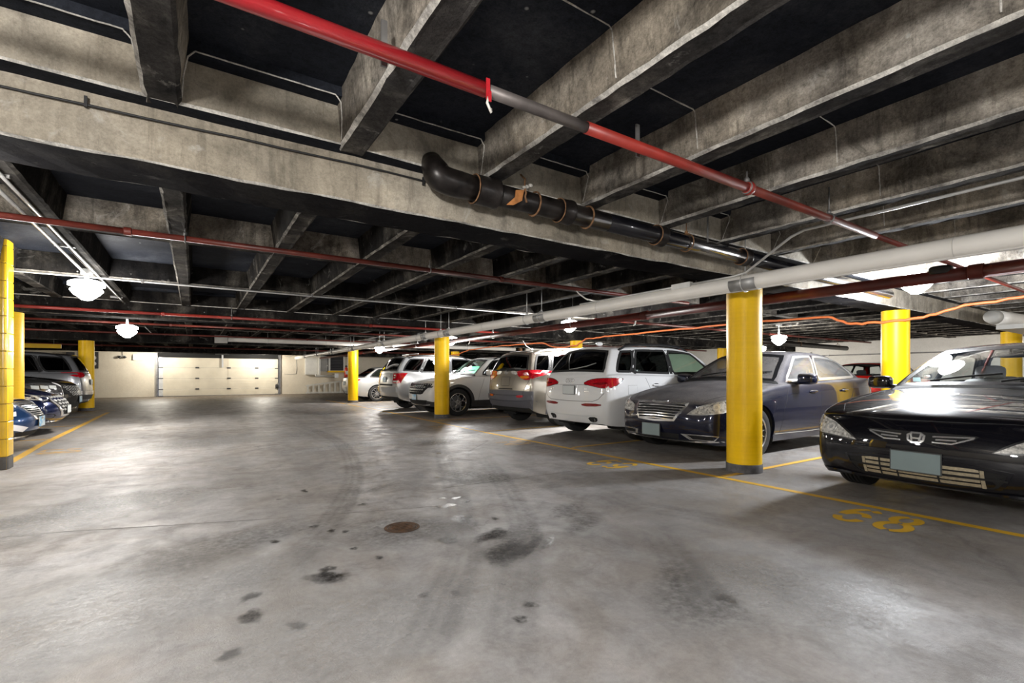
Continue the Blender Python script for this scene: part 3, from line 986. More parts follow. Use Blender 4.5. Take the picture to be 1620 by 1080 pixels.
tag(MB().box(DX0 - .2, DX1 + 6, Y1 - .14, Y1 - .002, 2.26, 2.38).build('trim_1', M['lintel']), kind='structure')

def thing(name, label, cat, loc, rz=0.0, group=None):
    return tag(empty(name, loc, rz), label, cat, group)

yw = Y1 - .002
t = thing('exit_sign', 'small lit white sign box on the cream wall left of the garage door', 'sign', (-2.32, yw, 1.98))
MB().box(-.22, .22, -.09, 0, -.14, .14).build('sign_case', M['white_enamel'], t)
MB().box(-.20, .20, -.095, -.088, -.12, .12).build('sign_face', M['exit_lit'], t)
t = thing('emergency_light', 'small dark twin-headed emergency light beside the lit wall sign', 'light', (-2.95, yw, 2.0))
MB().box(-.12, .12, -.09, 0, .0, .06).build('battery_case', M['grey_box'], t)
MB().tube([(0, -.04, .06), (0, -.04, .35)], .012, 8).build('conduit', M['steel_dull'], t, True)
for sx in (-.1, .1):
    MB().lathe([(.0, -.18), (.055, -.17), (.06, -.12), (.04, -.06), (.0, -.05)], c=(sx, 0, -.03), axis='y', n=16).build('lamp_head', M['dark_box'], t, True)
t = thing('wall_speaker', 'black upright box with round cones on the cream wall behind the far left column', 'speaker', (-4.02, yw, 1.42))
MB().box(-.17, .17, -.22, 0, 0, .78).build('cabinet', M['dark_box'], t)
for zz, rr in ((.22, .10), (.5, .10)):
    MB().lathe([(0, -.235), (rr * .5, -.23), (rr, -.24), (rr * 1.1, -.222)], c=(0, 0, zz), axis='y', n=20).build('cone', M['grey_box'], t, True)
t = thing('wall_cabinet', 'dark narrow box on the cream wall left of the far left column', 'cabinet', (-4.85, yw, 1.45))
MB().box(-.14, .14, -.2, 0, 0, .72).build('case', M['dark_box'], t)
MB().box(-.11, .11, -.21, -.2, .04, .68).build('lid', M['louvre'], t)

# electrical cabinets right of the door, seen left of the farthest right column
def wx(px, y=Y1):
    tt = (px - 810) / 765
    c, s = math.cos(R(33.3)), math.sin(R(33.3))
    return y * (tt * c + s) / (-tt * s + c)
t = thing('electrical_cabinet', 'cream electrical cabinet with open door on the far wall above the ladder', 'cabinet', (wx(492), yw, 1.12))
x1 = wx(505) - wx(492); x0 = wx(482) - wx(492)
MB().box(x0, x1, -.20, 0, 0, 1.02).build('case', M['white_enamel'], t)
MB().box(x0 + .03, x1 - .16, -.215, -.2, .04, .98).build('door', M['white_enamel'], t)
MB().box(x1 - .10, x1 - .0, -.34, -.2, -.02, 1.0).build('raceway', M['white_enamel'], t)
t = thing('pipe_elbow', 'white L-shaped pipe run along the foot of the electrical cabinet', 'pipe', (wx(497), yw - .395, 1.1))
MB().tube([(0, 0, .05)] + bez((0, 0, .0), (0, 0, -.06), (.1, 0, -.06), 5) + [(1.1, 0, -.06)], .05, 12).build('pipe_run', M['white_enamel'], t, True)
MB().box(1.08, 1.28, -.09, .09, -.16, .08).build('valve', M['galv'], t)
t = thing('junction_cabinet', 'plain grey-beige box beside the dark vent on the far wall', 'cabinet', (wx(512) + .02, yw, 1.32))
MB().box(-.22, .22, -.14, 0, 0, .92).build('case', M['grey_box'], t)
MB().box(-.18, .18, -.155, -.14, .05, .87).build('door', M['grey_box'], t)
MB().lathe([(0, -.22), (.035, -.21), (.035, -.15)], c=(.16, 0, .35), axis='y', n=10).build('knob', M['white_enamel'], t, True)
t = thing('wall_vent', 'dark louvred vent in white frame with yellow sill left of the farthest column', 'vent', (wx(531), yw, 1.28))
vw = (wx(545) - wx(518)) / 2
MB().box(-vw, vw, -.03, 0, .10, 1.0).build('back_plate', M['louvre'], t)
MB().box(-vw, -vw + .16, -.14, 0, .06, 1.02).build('frame', M['white_enamel'], t)
MB().box(vw - .06, vw, -.14, 0, .06, 1.02).build('frame', M['white_enamel'], t)
MB().box(-vw, vw, -.16, 0, -.02, .07).build('sill', M['yellow'], t)
for i in range(9):
    zz = .13 + i * .095
    MB().add([(-vw + .16, -.02, zz + .07), (vw - .06, -.02, zz + .07), (vw - .06, -.11, zz), (-vw + .16, -.11, zz),
              (-vw + .16, -.02, zz + .082), (vw - .06, -.02, zz + .082), (vw - .06, -.11, zz + .012), (-vw + .16, -.11, zz + .012)],
             [(0, 1, 2, 3), (7, 6, 5, 4), (0, 4, 5, 1), (1, 5, 6, 2), (2, 6, 7, 3), (3, 7, 4, 0)]).build('slat', M['louvre'], t)
t = thing('fire_extinguisher', 'red fire extinguisher hanging on the far wall beside the farthest yellow column', 'extinguisher', (wx(547), yw - .12, .92))
MB().lathe([(.0, 0), (.10, .0), (.115, .03), (.115, .52), (.09, .6), (.04, .63), (.035, .68)], n=18).build('cylinder_body', M['ext_red'], t, True, angle=50)
MB().blob((0, 0, .72), (.12, .06, .08), .6).build('valve', M['dark_box'], t, True)
MB().tube([(0.02, 0, .70), (.12, -.02, .68), (.14, -.02, .45), (.12, -.02, .25)], .014, 8).build('hose', M['wire'], t, True)
MB().box(-.07, .07, -.119, -.10, .22, .42).build('info_label', M['white_enamel'], t)
MB().box(-.05, .05, .09, .12, .2, .55).build('bracket', M['dark_box'], t)
t = thing('ladder', 'white ladder lying on its side against the far wall below the cabinets', 'ladder', (wx(483), yw - .12, 0))
L1 = wx(556) - wx(483)
for za, zb, nmn in ((.06, .06, 'rail'), (.47, .80, 'rail')):
    MB().add([(0, -.03, za - .045), (L1, -.03, zb - .045), (L1, .03, zb - .045), (0, .03, za - .045), (0, -.03, za + .045), (L1, -.03, zb + .045), (L1, .03, zb + .045), (0, .03, za + .045)],
             [(3, 2, 1, 0), (4, 5, 6, 7), (0, 1, 5, 4), (1, 2, 6, 5), (2, 3, 7, 6), (3, 0, 4, 7)]).build(nmn, M['alu'], t)
for i in range(9):
    x = .12 + i * (L1 - .2) / 8
    zt = .47 + .33 * x / L1
    MB().box(x - .05, x + .05, -.02, .02, .05, zt).build('rung', M['alu'], t)
t = thing('yellow_beam', 'yellow horizontal warning beam hung under the ceiling above the silver grey suv roof', 'beam', (-5.6, 24.0, 2.08))
MB().box(0, 1.5, -.06, .06, 0, .15).build('bar', M['yellow'], t)
for x in (.2, 1.3):
    MB().tube([(x, 0, .14), (x, 0, ZS - 2.08 + .01)], .012, 8).build('hanger_rod', M['steel_dull'], t, True)
t = thing('wall_pipe', 'thin dark pipe along the white right wall with bent ends', 'pipe', (X1 - .06, 2.0, 1.93))
MB().tube([(0, 0, .14), (0, 0, .0), (0, 8.5, .0), (0, 8.5, .16)], .022, 8).build('pipe_run', M['steel_dull'], t, True)
for y in (.8, 3, 5.4, 7.8):
    MB().box(-.03, .06, y - .02, y + .02, -.03, .03).build('clip', M['steel_dull'], t)
# wires on the wall right of the door
t = thing('wall_cable', 'thin grey cable looped on the wall right of the garage door', 'cable', (DX1 + .2, yw - .015, 0))
MB().tube(wob([(0, 0, 2.2), (.25, 0, 2.15), (.62, 0, 2.3), (.66, 0, 1.6), (.62, 0, 1.18), (.3, 0, 1.12), (.02, 0, 1.15)], .008, 4), .012, 6).build('cable_run', M['grey_box'], t, True)
# ------------------------------------------------------------------ pipes and cables under the ceiling
def pipe_thing(name, label, cat, p0):
    return thing(name, label, cat, p0)
def rel(pts, o):
    o = Vector(o)
    return [Vector(p) - o for p in pts]
def hanger(par, o, x, y, z, r, ztop, axis='y', mat='galv'):
    """ring hanger and rod as parts of the pipe"""
    o = Vector(o)
    c = Vector((x, y, z)) - o
    pts = []
    for k in range(20):
        a = 2 * PI * k / 20
        pts.append(c + (Vector((math.cos(a) * (r + .006), 0, math.sin(a) * (r + .006))) if axis == 'y' else Vector((0, math.cos(a) * (r + .006), math.sin(a) * (r + .006)))))
    h = MB().tube(pts, .006, 6, closed=True)
    h.tube([c + Vector((0, 0, r)), c + Vector((0, 0, ztop - z))], .006, 6)
    h.blob(c + Vector((0, 0, r + .02)), (.03, .03, .035), .7, 8, 6)
    h.build('hanger', M[mat], par, True)

# large white insulated pipe along the right side of the aisle
WX, WZ, WR = 4.75, 2.050, .079
o = (WX, -7.0, WZ)
t = pipe_thing('white_pipe', 'long thick white pipe along the aisle just in front of the right yellow columns', 'pipe', o)
ys = [-7, -2, 0, 2, 4, 7, 10, 14, 18, 22, 26, 29.3]
MB().tube([(0, y + 7, 0) for y in ys], WR, 28).build('jacket', M['white_pipe'], t, True)
MB().tube([(-.022, y + 7, -WR + .004) for y in (-7, 29.3)], .012, 8).build('jacket_seam', M['white_seam'], t, True)
for y in (-1.0, 2.85, 6.35, 9.8, 11.1, 14.2, 17.5, 20.6, 23.5, 26.4):
    mb = MB()
    n = 14
    vs = []
    for yy in (-.14, .14):
        for rr in (WR + .003, WR + .008):
            for k in range(n + 1):
                a = PI + (PI) * k / n - .35
                vs.append((math.cos(a) * rr, y + 7 + yy, math.sin(a) * rr))
    m = n + 1
    fs = []
    for k in range(n):
        fs += [(m + k, m + k + 1, 3 * m + k + 1, 3 * m + k), (k, k + 1, m + k + 1, m + k), (2 * m + k, 2 * m + k + 1, 3 * m + k + 1, 3 * m + k), (k, 2 * m + k, 2 * m + k + 1, k + 1)]
    mb.add(vs, fs).build('saddle', M['grey_shield'], t, True)
    hanger(t, o, WX, y, WZ, WR + .008, ZR + .12 if y > 4 or y < 2 else ZS - .1)
    if y > 4:
        hanger(t, o, WX + .0, y + .42, WZ, WR + .002, ZR + .12)
for y in (1.2, 5.0, 8.2, 12.5, 16.0):
    MB().tube([(math.cos(a) * (WR + .001), y + 7, math.sin(a) * (WR + .001)) for a in [2 * PI * k / 24 for k in range(24)]], .0025, 6, closed=True).build('joint_band', M['white_seam'], t, True)

# thin steel conduit with a junction box riding on the white pipe
o = (4.5, 2.19, 2.38)
t = pipe_thing('steel_conduit', 'thin steel conduit with a small box riding on top of the white pipe', 'conduit', o)
MB().tube(rel([(4.5, -4.6, 2.385), (4.5, 0, 2.385), (4.5, 2.15, 2.38), (4.53, 2.28, 2.355), (4.68, 2.80, 2.14), (4.70, 2.95, 2.128), (4.70, 3.45, 2.128)], o), .0115, 10).build('tube_run', M['galv'], t, True)
MB().box(.17, .23, 1.27, 1.52, -.285, -.225).build('junction_box', M['galv'], t)
MB().tube(rel([(4.70, 3.6, 2.128), (4.70, 5.35, 2.128)], o), .0115, 10).build('tube_run', M['galv'], t, True)
MB().tube(rel([(4.70, 4.85, 2.12), (4.70, 5.02, 2.135), (4.68, 5.2, 2.19), (4.65, 5.32, 2.28), (4.63, 5.38, 2.36)], o), .010, 8).build('loose_end', M['white_pipe'], t, True)

# red sprinkler main crossing the view
RY, RZ, RRr = 1.80, 2.325, .030
o = (-1.5, RY, RZ)
t = pipe_thing('red_sprinkler_pipe', 'bright red sprinkler pipe crossing the ceiling diagonally overhead, with a bare dark section', 'pipe', o)
segs = [(-8, 1.045, 'red_pipe', .031), (1.045, 1.62, 'bare_pipe', .0265), (1.62, 3.05, 'red_pipe2', .029), (3.05, 5.0, 'red_pipe3', .028), (5.0, 21, 'red_pipe3', .022)]
for a, b, mt, r in segs:
    MB().tube([(x + 1.5, 0, 0) for x in (a, (a + b) / 2, b)], r, 18).build('pipe_section', M[mt], t, True)
MB().lathe([(.026, -.03), (.040, -.022), (.044, 0), (.040, .022), (.026, .03)], c=(3.04 + 1.5, 0, 0), axis='x', n=18).build('coupling', M['red_pipe2'], t, True)
hanger(t, o, 3.02, RY, RZ, .03, ZR + .01, 'x', 'steel_dull')
hanger(t, o, 4.15, RY, RZ, .03, ZR + .15, 'x', 'steel_dull')
# red strap hanging at the end of the bright red part
mb = MB()
mb.box(2.53, 2.548, -.036, -.031, -.06, .03).box(2.532, 2.546, -.05, -.046, -.075, -.03)
mb.build('strap', M['red_pipe'], t)
MB().tube([(2.54, -.035, -.05), (2.525, -.05, -.085), (2.545, -.05, -.12), (2.55, -.04, -.10)], .006, 6).build('strap_tail', M['white_enamel'], t, True)
for x in (.62, 2.05 + .0):
    MB().box(x + 1.5 - .012, x + 1.5 + .012, .05, .06, -.02, .16).build('hanger_strap', M['steel_dull'], t)

# cast iron drain in front of the first girder
DY, DZ2 = 2.79, 2.325
o = (1.27, DY, DZ2)
t = pipe_thing('iron_drain_pipe', 'thick black cast iron drain pipe with rusty hubs along the big concrete girder', 'pipe', o)
sl = -.012
def dz(x): return (x - 1.27) * sl
r1 = .072
MB().tube(rel([(1.27, DY + .09, ZR + .04), (1.27, DY + .05, ZR + .0)] + bez((1.27, DY + .01, DZ2 + .05), (1.265, DY, DZ2), (1.42, DY, DZ2), 8) + [(1.56, DY, DZ2 - .003)], o),
          [.072, .075] + [.085] * 9 + [.076], 24).build('elbow', M['iron'], t, True)
MB().tube([(x - 1.27, 0, dz(x)) for x in (1.5, 2.1, 2.72)], r1, 24).build('pipe_section', M['iron'], t, True)
MB().tube([(x - 1.27, 0, dz(x)) for x in (2.4, 3.5, 4.7)], r1 * .93, 24).build('pipe_section', M['iron_blue'], t, True)
MB().tube([(x - 1.27, 0, dz(x)) for x in (4.7, 6.2, 8.2)], r1 * .88, 24).build('pipe_section', M['iron_blue'], t, True)
for x, wd, rr in ((1.62, .17, .095), (2.30, .11, .088), (3.35, .09, .086), (4.62, .10, .082)):
    MB().lathe([(r1 * .9, -wd / 2), (rr, -wd / 2 + .006), (rr, wd / 2 - .03), (rr * 1.04, wd / 2 - .025), (rr * 1.04, wd / 2 - .004), (r1 * .9, wd / 2)], c=(x - 1.27, 0, dz(x)), axis='x', n=26).build('hub', M['iron'], t, True, angle=40)
    MB().tube([(x - 1.27 - wd / 2 - .004, math.cos(a) * rr * .97, dz(x) + math.sin(a) * rr * .97) for a in [2 * PI * k / 26 for k in range(26)]], .0045, 8, closed=True).build('hub_rim', M['rust'], t, True)
for x in (2.02, 2.52):
    MB().tube([(x - 1.27, math.cos(a) * .082, dz(x) + math.sin(a) * .082) for a in [2 * PI * k / 26 for k in range(26)]], .007, 8, closed=True).build('hub_rim', M['rust'], t, True)
hg = MB()
hg.add([(.54, -.085, .02), (.60, -.095, .03), (.585, -.09, -.045), (.52, -.085, -.085), (.47, -.075, -.09), (.53, -.09, -.03), (.54, -.079, .02), (.60, -.089, .03), (.585, -.084, -.045), (.52, -.079, -.085), (.47, -.069, -.09), (.53, -.084, -.03)],
       [(0, 1, 2, 5), (5, 2, 3, 4), (11, 8, 7, 6), (10, 9, 8, 11), (0, 6, 7, 1), (1, 7, 8, 2), (2, 8, 9, 3), (3, 9, 10, 4), (4, 10, 11, 5), (5, 11, 6, 0)])
hg.build('rust_flake', M['rust_tag'], t)
MB().tube(wob([(.62, -.088, -.05), (.605, -.095, .04), (.61, -.09, .11), (.60, -.05, .15)], .008, 3), .007, 6).build('hanger_wire', M['rust'], t, True)
for dx in (0, .05, .02):
    MB().blob((.60 + dx, -.098, .045 + dx * .5), (.035, .02, .022), .8, 8, 6).build('plaster_lump', M['lime'], t, True)
hanger(t, o, 3.72, DY, DZ2 + dz(3.72), .072, ZR + .2, 'x', 'rust')
MB().box(2.67, 2.69, -.06, -.055, -.02, .28).build('hanger_strap', M['steel_dull'], t)

# thin black cable stapled along the girder face
o = (-3, GIRD[1] - GW - .016, 2.36)
t = pipe_thing('black_cable', 'thin black cable stapled along the face of the big concrete girder', 'cable', o)
MB().tube([(x + 3, random.uniform(-.002, .002), (.012 * math.sin(x * 1.7) - .02 * max(0, x - 1.4) * .8 + random.uniform(-.003, .003))) for x in [-3 + .2 * i for i in range(40)]], .006, 8).build('cable_run', M['wire'], t, True)
for x in (-.42, 1.25, 2.2):
    MB().box(x + 3 - .006, x + 3 + .006, -.012, .006, -.02, .03).build('staple', M['wire'], t)

# dark red pipes
o = (6.14, -6.5, 2.07)
t = pipe_thing('dark_red_pipe', 'thick dark red sprinkler main behind the white pipe, running the length of the garage', 'pipe', o)
for a, b in ((-6.5, 1.4), (1.4, 5.4), (5.4, 12.6), (12.6, 21.0), (21.0, 29.6)):
    MB().tube([(0, y + 6.5, 0) for y in (a, (a + b) / 2, b)], .062 if a < 12 else .056, 20).build('pipe_section', M['red_pipe3'] if a != 5.4 else M['red_pipe3'], t, True)
for y in (1.4, 5.4, 12.6, 21.0):
    MB().lathe([(.056, -.06), (.073, -.05), (.073, .05), (.056, .06)], c=(0, y + 6.5, 0), axis='y', n=20).build('coupling', M['red_pipe3'], t, True, angle=40)
for y in (3.9, 7.2, 10.2, 15, 19):
    hanger(t, o, 6.14, y, 2.07, .064, ZS - .05)
MB().blob((0, 6.5 + 1.66, .055), (.13, .18, .10), .5).build('valve_body', M['iron'], t, True)
# small branch with a white bottle hook
for y in (5.6, 11.4):
    MB().tube([(0, y + 6.5, -.07), (-.02, y + 6.5, -.13), (-.05, y + 6.5, -.15)], .012, 8).build('drop_nipple', M['white_enamel'], t, True)

def red_cross(y, z, x0, x1, r, label, mt='red_pipe3', hx=()):
    o = (x0, y, z)
    t = pipe_thing('red_sprinkler_pipe', label, 'pipe', o)
    xs = [x0 + (x1 - x0) * i / 4 for i in range(5)]
    for a, b in zip(xs, xs[1:]):
        MB().tube([(x - x0, 0, 0) for x in (a, b)], r, 14).build('pipe_section', M[mt], t, True)
    for x in xs[1:-1]:
        MB().lathe([(r, -.03), (r * 1.35, -.024), (r * 1.35, .024), (r, .03)], c=(x - x0, 0, 0), axis='x', n=14).build('coupling', M[mt], t, True, angle=40)
    for x in hx:
        hanger(t, o, x, y, z, r, ZR + .02, 'x', 'steel_dull')
    return t
red_cross(5.25, 2.325, -8, 7.05, .026, 'thin dull red pipe crossing behind the big girder above the left lamp', 'red_pipe3', (-.07, 2.3))
red_cross(10.75, 2.20, -8, 7.05, .026, 'thin red pipe crossing at the height of the nearest left lamp', 'red_pipe2', (.6,))
red_cross(14.2, 2.30, -8, 7.05, .026, 'thin dark red pipe crossing beyond the second girder', 'red_pipe3')
red_cross(18.0, 2.33, -8, 7.05, .026, 'thin dark red pipe crossing just before the third girder', 'red_pipe3')
red_cross(24.3, 2.25, -8, 12, .03, 'distant dark red pipe crossing in front of the garage door', 'red_pipe3')
red_cross(14.6, 2.28, 7.2, 21, .028, 'thin dark red branch pipe over the far stalls, beyond the beige suv', 'red_pipe3')
red_cross(7.7, 2.30, 7.2, 21, .028, 'thin dark red branch pipe over the far aisle, above the white hatchback suv', 'red_pipe3')

# left conduit with its lamps
o = (-1.15, -6, 2.40)
t = pipe_thing('lamp_conduit', 'pale steel conduit running along the left of the aisle to the ceiling lamps', 'conduit', o)
MB().tube([(0, 9.5, 0), (0, 12, 0), (0, 14.0, -.02), (0, 14.15, -.04)], .015, 10).build('tube_run', M['galv'], t, True)
MB().tube([(.10, 9.5, .0), (.10, 11, -.005), (.10, 16.9, -.01)], .012, 8).build('tube_run', M['galv'], t, True)
MB().tube([(0, 17.7, -.02), (0, 18.7, -.06)], .015, 10).build('tube_run', M['galv'], t, True)
MB().tube([(0.05, 22.2, -.02), (0.05, 25, -.02)], .012, 8).build('tube_run', M['galv'], t, True)
for y in (10.5, 12.6, 16.5):
    MB().box(-.03, .13, y - .012, y + .012, .0, .03).build('strap', M['steel_dull'], t)
o = (-8, 8.35, 2.385)
t = pipe_thing('cross_conduit', 'thin pale conduit crossing the ceiling behind the nearest left lamp', 'conduit', o)
MB().tube([(0, 0, 0), (6.8, 0, 0), (9.0, .0, -.005), (15, 0, -.005)], .013, 8).build('tube_run', M['galv'], t, True)
for x in (5.9, 7.4, 9.6, 12.2):
    MB().box(x - .012, x + .012, -.018, .018, -.02, .03).build('strap', M['steel_dull'], t)

# orange cable dipping under the girders
o = (9.45, -5, 2.2)
t = pipe_thing('orange_cable', 'orange-red cable dipping under the girders beyond the parked cars', 'cable', o)
pts = [(9.45, -4.6, 2.18), (9.45, .6, 2.17), (9.45, 1.6, 2.17), (9.45, 2.3, 2.12), (9.43, 2.75, 1.99), (9.4, 3.2, 1.96), (9.4, 3.75, 1.97), (9.45, 4.1, 2.13), (9.45, 5.5, 2.17), (9.45, 7.6, 2.16), (9.45, 9.6, 2.16), (9.45, 10.5, 2.14), (9.45, 10.9, 1.98), (9.45, 11.5, 1.95), (9.45, 12.1, 2.0), (9.45, 12.6, 2.15), (9.45, 15, 2.17), (9.45, 17.6, 2.14), (9.45, 18.6, 1.98), (9.45, 20, 1.96), (9.45, 21, 2.1), (9.45, 25, 2.15)]
MB().tube(wob(rel(pts, o), .012, 6), .021, 8).build('cable_run', M['orange'], t, True)

# white cross pipe far away and ducts at the right
o = (.91, 18.5, 2.275)
t = pipe_thing('white_cross_pipe', 'white pipe crossing the ceiling in front of the garage door area', 'pipe', o)
for a, b in ((0, 5.6), (5.64, 11.4), (12.0, 16.5)):
    MB().tube([(a, 0, 0), (b, 0, 0)], .08, 18).build('jacket', M['white_pipe'], t, True)
MB().box(-.36, .0, -.14, .14, -.13, .12).build('end_box', M['grey_box'], t)
MB().lathe([(.07, -.06), (.09, -.05), (.09, .05), (.07, .06)], c=(11.7, 0, 0), axis='x', n=18).build('coupling', M['rust'], t, True, angle=40)
for x in (1.2, 3.1, 6.2, 8.9):
    hanger(t, o, .91 + x, 18.5, 2.275, .082, ZR + .2, 'x')
o = (12.3, 2.5, 2.16)
t = pipe_thing('grey_duct', 'short thick pale grey pipe with a torn end under the ceiling at the right edge', 'pipe', o)
MB().tube([(0, .06, 0), (.4, .02, .0), (6, -.5, .0)], .13, 22).build('jacket', M['white_pipe'], t, True)
MB().lathe([(.09, -.22), (.115, -.2), (.125, -.05), (.13, .02)], c=(0, .06, 0), axis='x', n=22).build('torn_end', M['grey_box'], t, True)
MB().box(-.2, 6, -.55, -.0, -.24, -.16).build('tray', M['grey_box'], t)
o = (9.0, 9.5, 2.1)
t = pipe_thing('iron_drain_pipe', 'distant black drain pipe end under the ceiling right of the white suv roof', 'pipe', o)
MB().tube([(0 + 4.6, -1.2, 0.04), (6, -1.2, 0.04), (11.5, -1.2, 0.0)], .085, 18).build('pipe_section', M['iron'], t, True)
MB().lathe([(.08, -.08), (.105, -.07), (.105, .05), (.08, .06)], c=(4.66, -1.2, .04), axis='x', n=18).build('hub', M['iron'], t, True, angle=40)
for x in (5.2, 8.0, 10.8):
    hanger(t, o, 9.0 + x, 8.3, 2.14, .088, ZS - .02, 'x', 'rust')

# ------------------------------------------------------------------ ceiling lamps
for i, (x, y, z, pw, tint, lb) in enumerate(LAMPS):
    t = thing('ceiling_lamp', lb, 'lamp', (x, y, z))
    MB().lathe([(.0, .29), (.06, .29), (.11, .28), (.175, .255), (.185, .24), (.185, .205), (.12, .195)], n=28).build('housing', M['lamp_ring'], t, True, angle=50)
    MB().lathe([(.12, .192), (.16, .165), (.168, .145), (.13, .095), (.085, .06), (.055, .03), (.0, .018)], n=28, caps=False).build('lens', M['lens'], t, True)
    ZC = ZR if z < 2.2 else ZS
    MB().tube([(0, 0, .29), (0, 0, ZC - z + .02)], .02, 10).build('stem', M['galv'], t, True)
    MB().box(-.055, .055, -.055, .055, ZC - z - .035, ZC - z + .03).build('junction_box', M['galv'], t)
    ld = bpy.data.lights.new('lamp_light', 'POINT')
    ld.energy = LAMP_W * pw
    ld.color = tint
    ld.shadow_soft_size = 0.14
    lo = bpy.data.objects.new('lamp_light', ld)
    COL.objects.link(lo)
    lo.parent = t
    lo.location = (0, 0, -.15)
# ------------------------------------------------------------------ cars
def inpoly(u, v, poly):
    c = False
    n = len(poly)
    j = n - 1
    for i in range(n):
        xi, yi = poly[i]; xj, yj = poly[j]
        if (yi > v) != (yj > v) and u < (xj - xi) * (v - yi) / (yj - yi) + xi:
            c = not c
        j = i
    return c

def chaikin(poly, n=2, k=.25):
    for _ in range(n):
        out = []
        for i in range(len(poly)):
            p, q = poly[i], poly[(i + 1) % len(poly)]
            out.append((p[0] + (q[0] - p[0]) * k, p[1] + (q[1] - p[1]) * k))
            out.append((p[0] + (q[0] - p[0]) * (1 - k), p[1] + (q[1] - p[1]) * (1 - k)))
        poly = out
    return poly

def area2(poly):
    return sum(poly[i][0] * poly[(i + 1) % len(poly)][1] - poly[(i + 1) % len(poly)][0] * poly[i][1] for i in range(len(poly)))

def densify(poly, step, closed=True):
    out = []
    n = len(poly)
    for i in range(n if closed else n - 1):
        p, q = poly[i], poly[(i + 1) % n]
        m = max(1, int(math.hypot(q[0] - p[0], q[1] - p[1]) / step))
        out += [(p[0] + (q[0] - p[0]) * k / m, p[1] + (q[1] - p[1]) * k / m) for k in range(m)]
    if not closed: out.append(poly[-1])
    return out

def offset_poly(poly, d):
    """move every vertex inwards by d"""
    s = 1 if area2(poly) > 0 else -1
    n = len(poly)
    out = []
    for i in range(n):
        p0, p, p1 = poly[i - 1], poly[i], poly[(i + 1) % n]
        def nrm(a, b):
            dx, dy = b[0] - a[0], b[1] - a[1]
            l = math.hypot(dx, dy) or 1e-9
            return (-dy / l * s, dx / l * s)
        a, b = nrm(p0, p), nrm(p, p1)
        mx, my = a[0] + b[0], a[1] + b[1]
        l2 = mx * mx + my * my
        if l2 < 1e-6:
            out.append(p); continue
        k = min(2 * d / l2, 1.6 * abs(d)) if d > 0 else max(2 * d / l2, -1.6 * abs(d))
        out.append((p[0] + mx * k, p[1] + my * k))
    return out

SIDE, FRONT, REAR = -90, 0, 180
WHEELS = {}

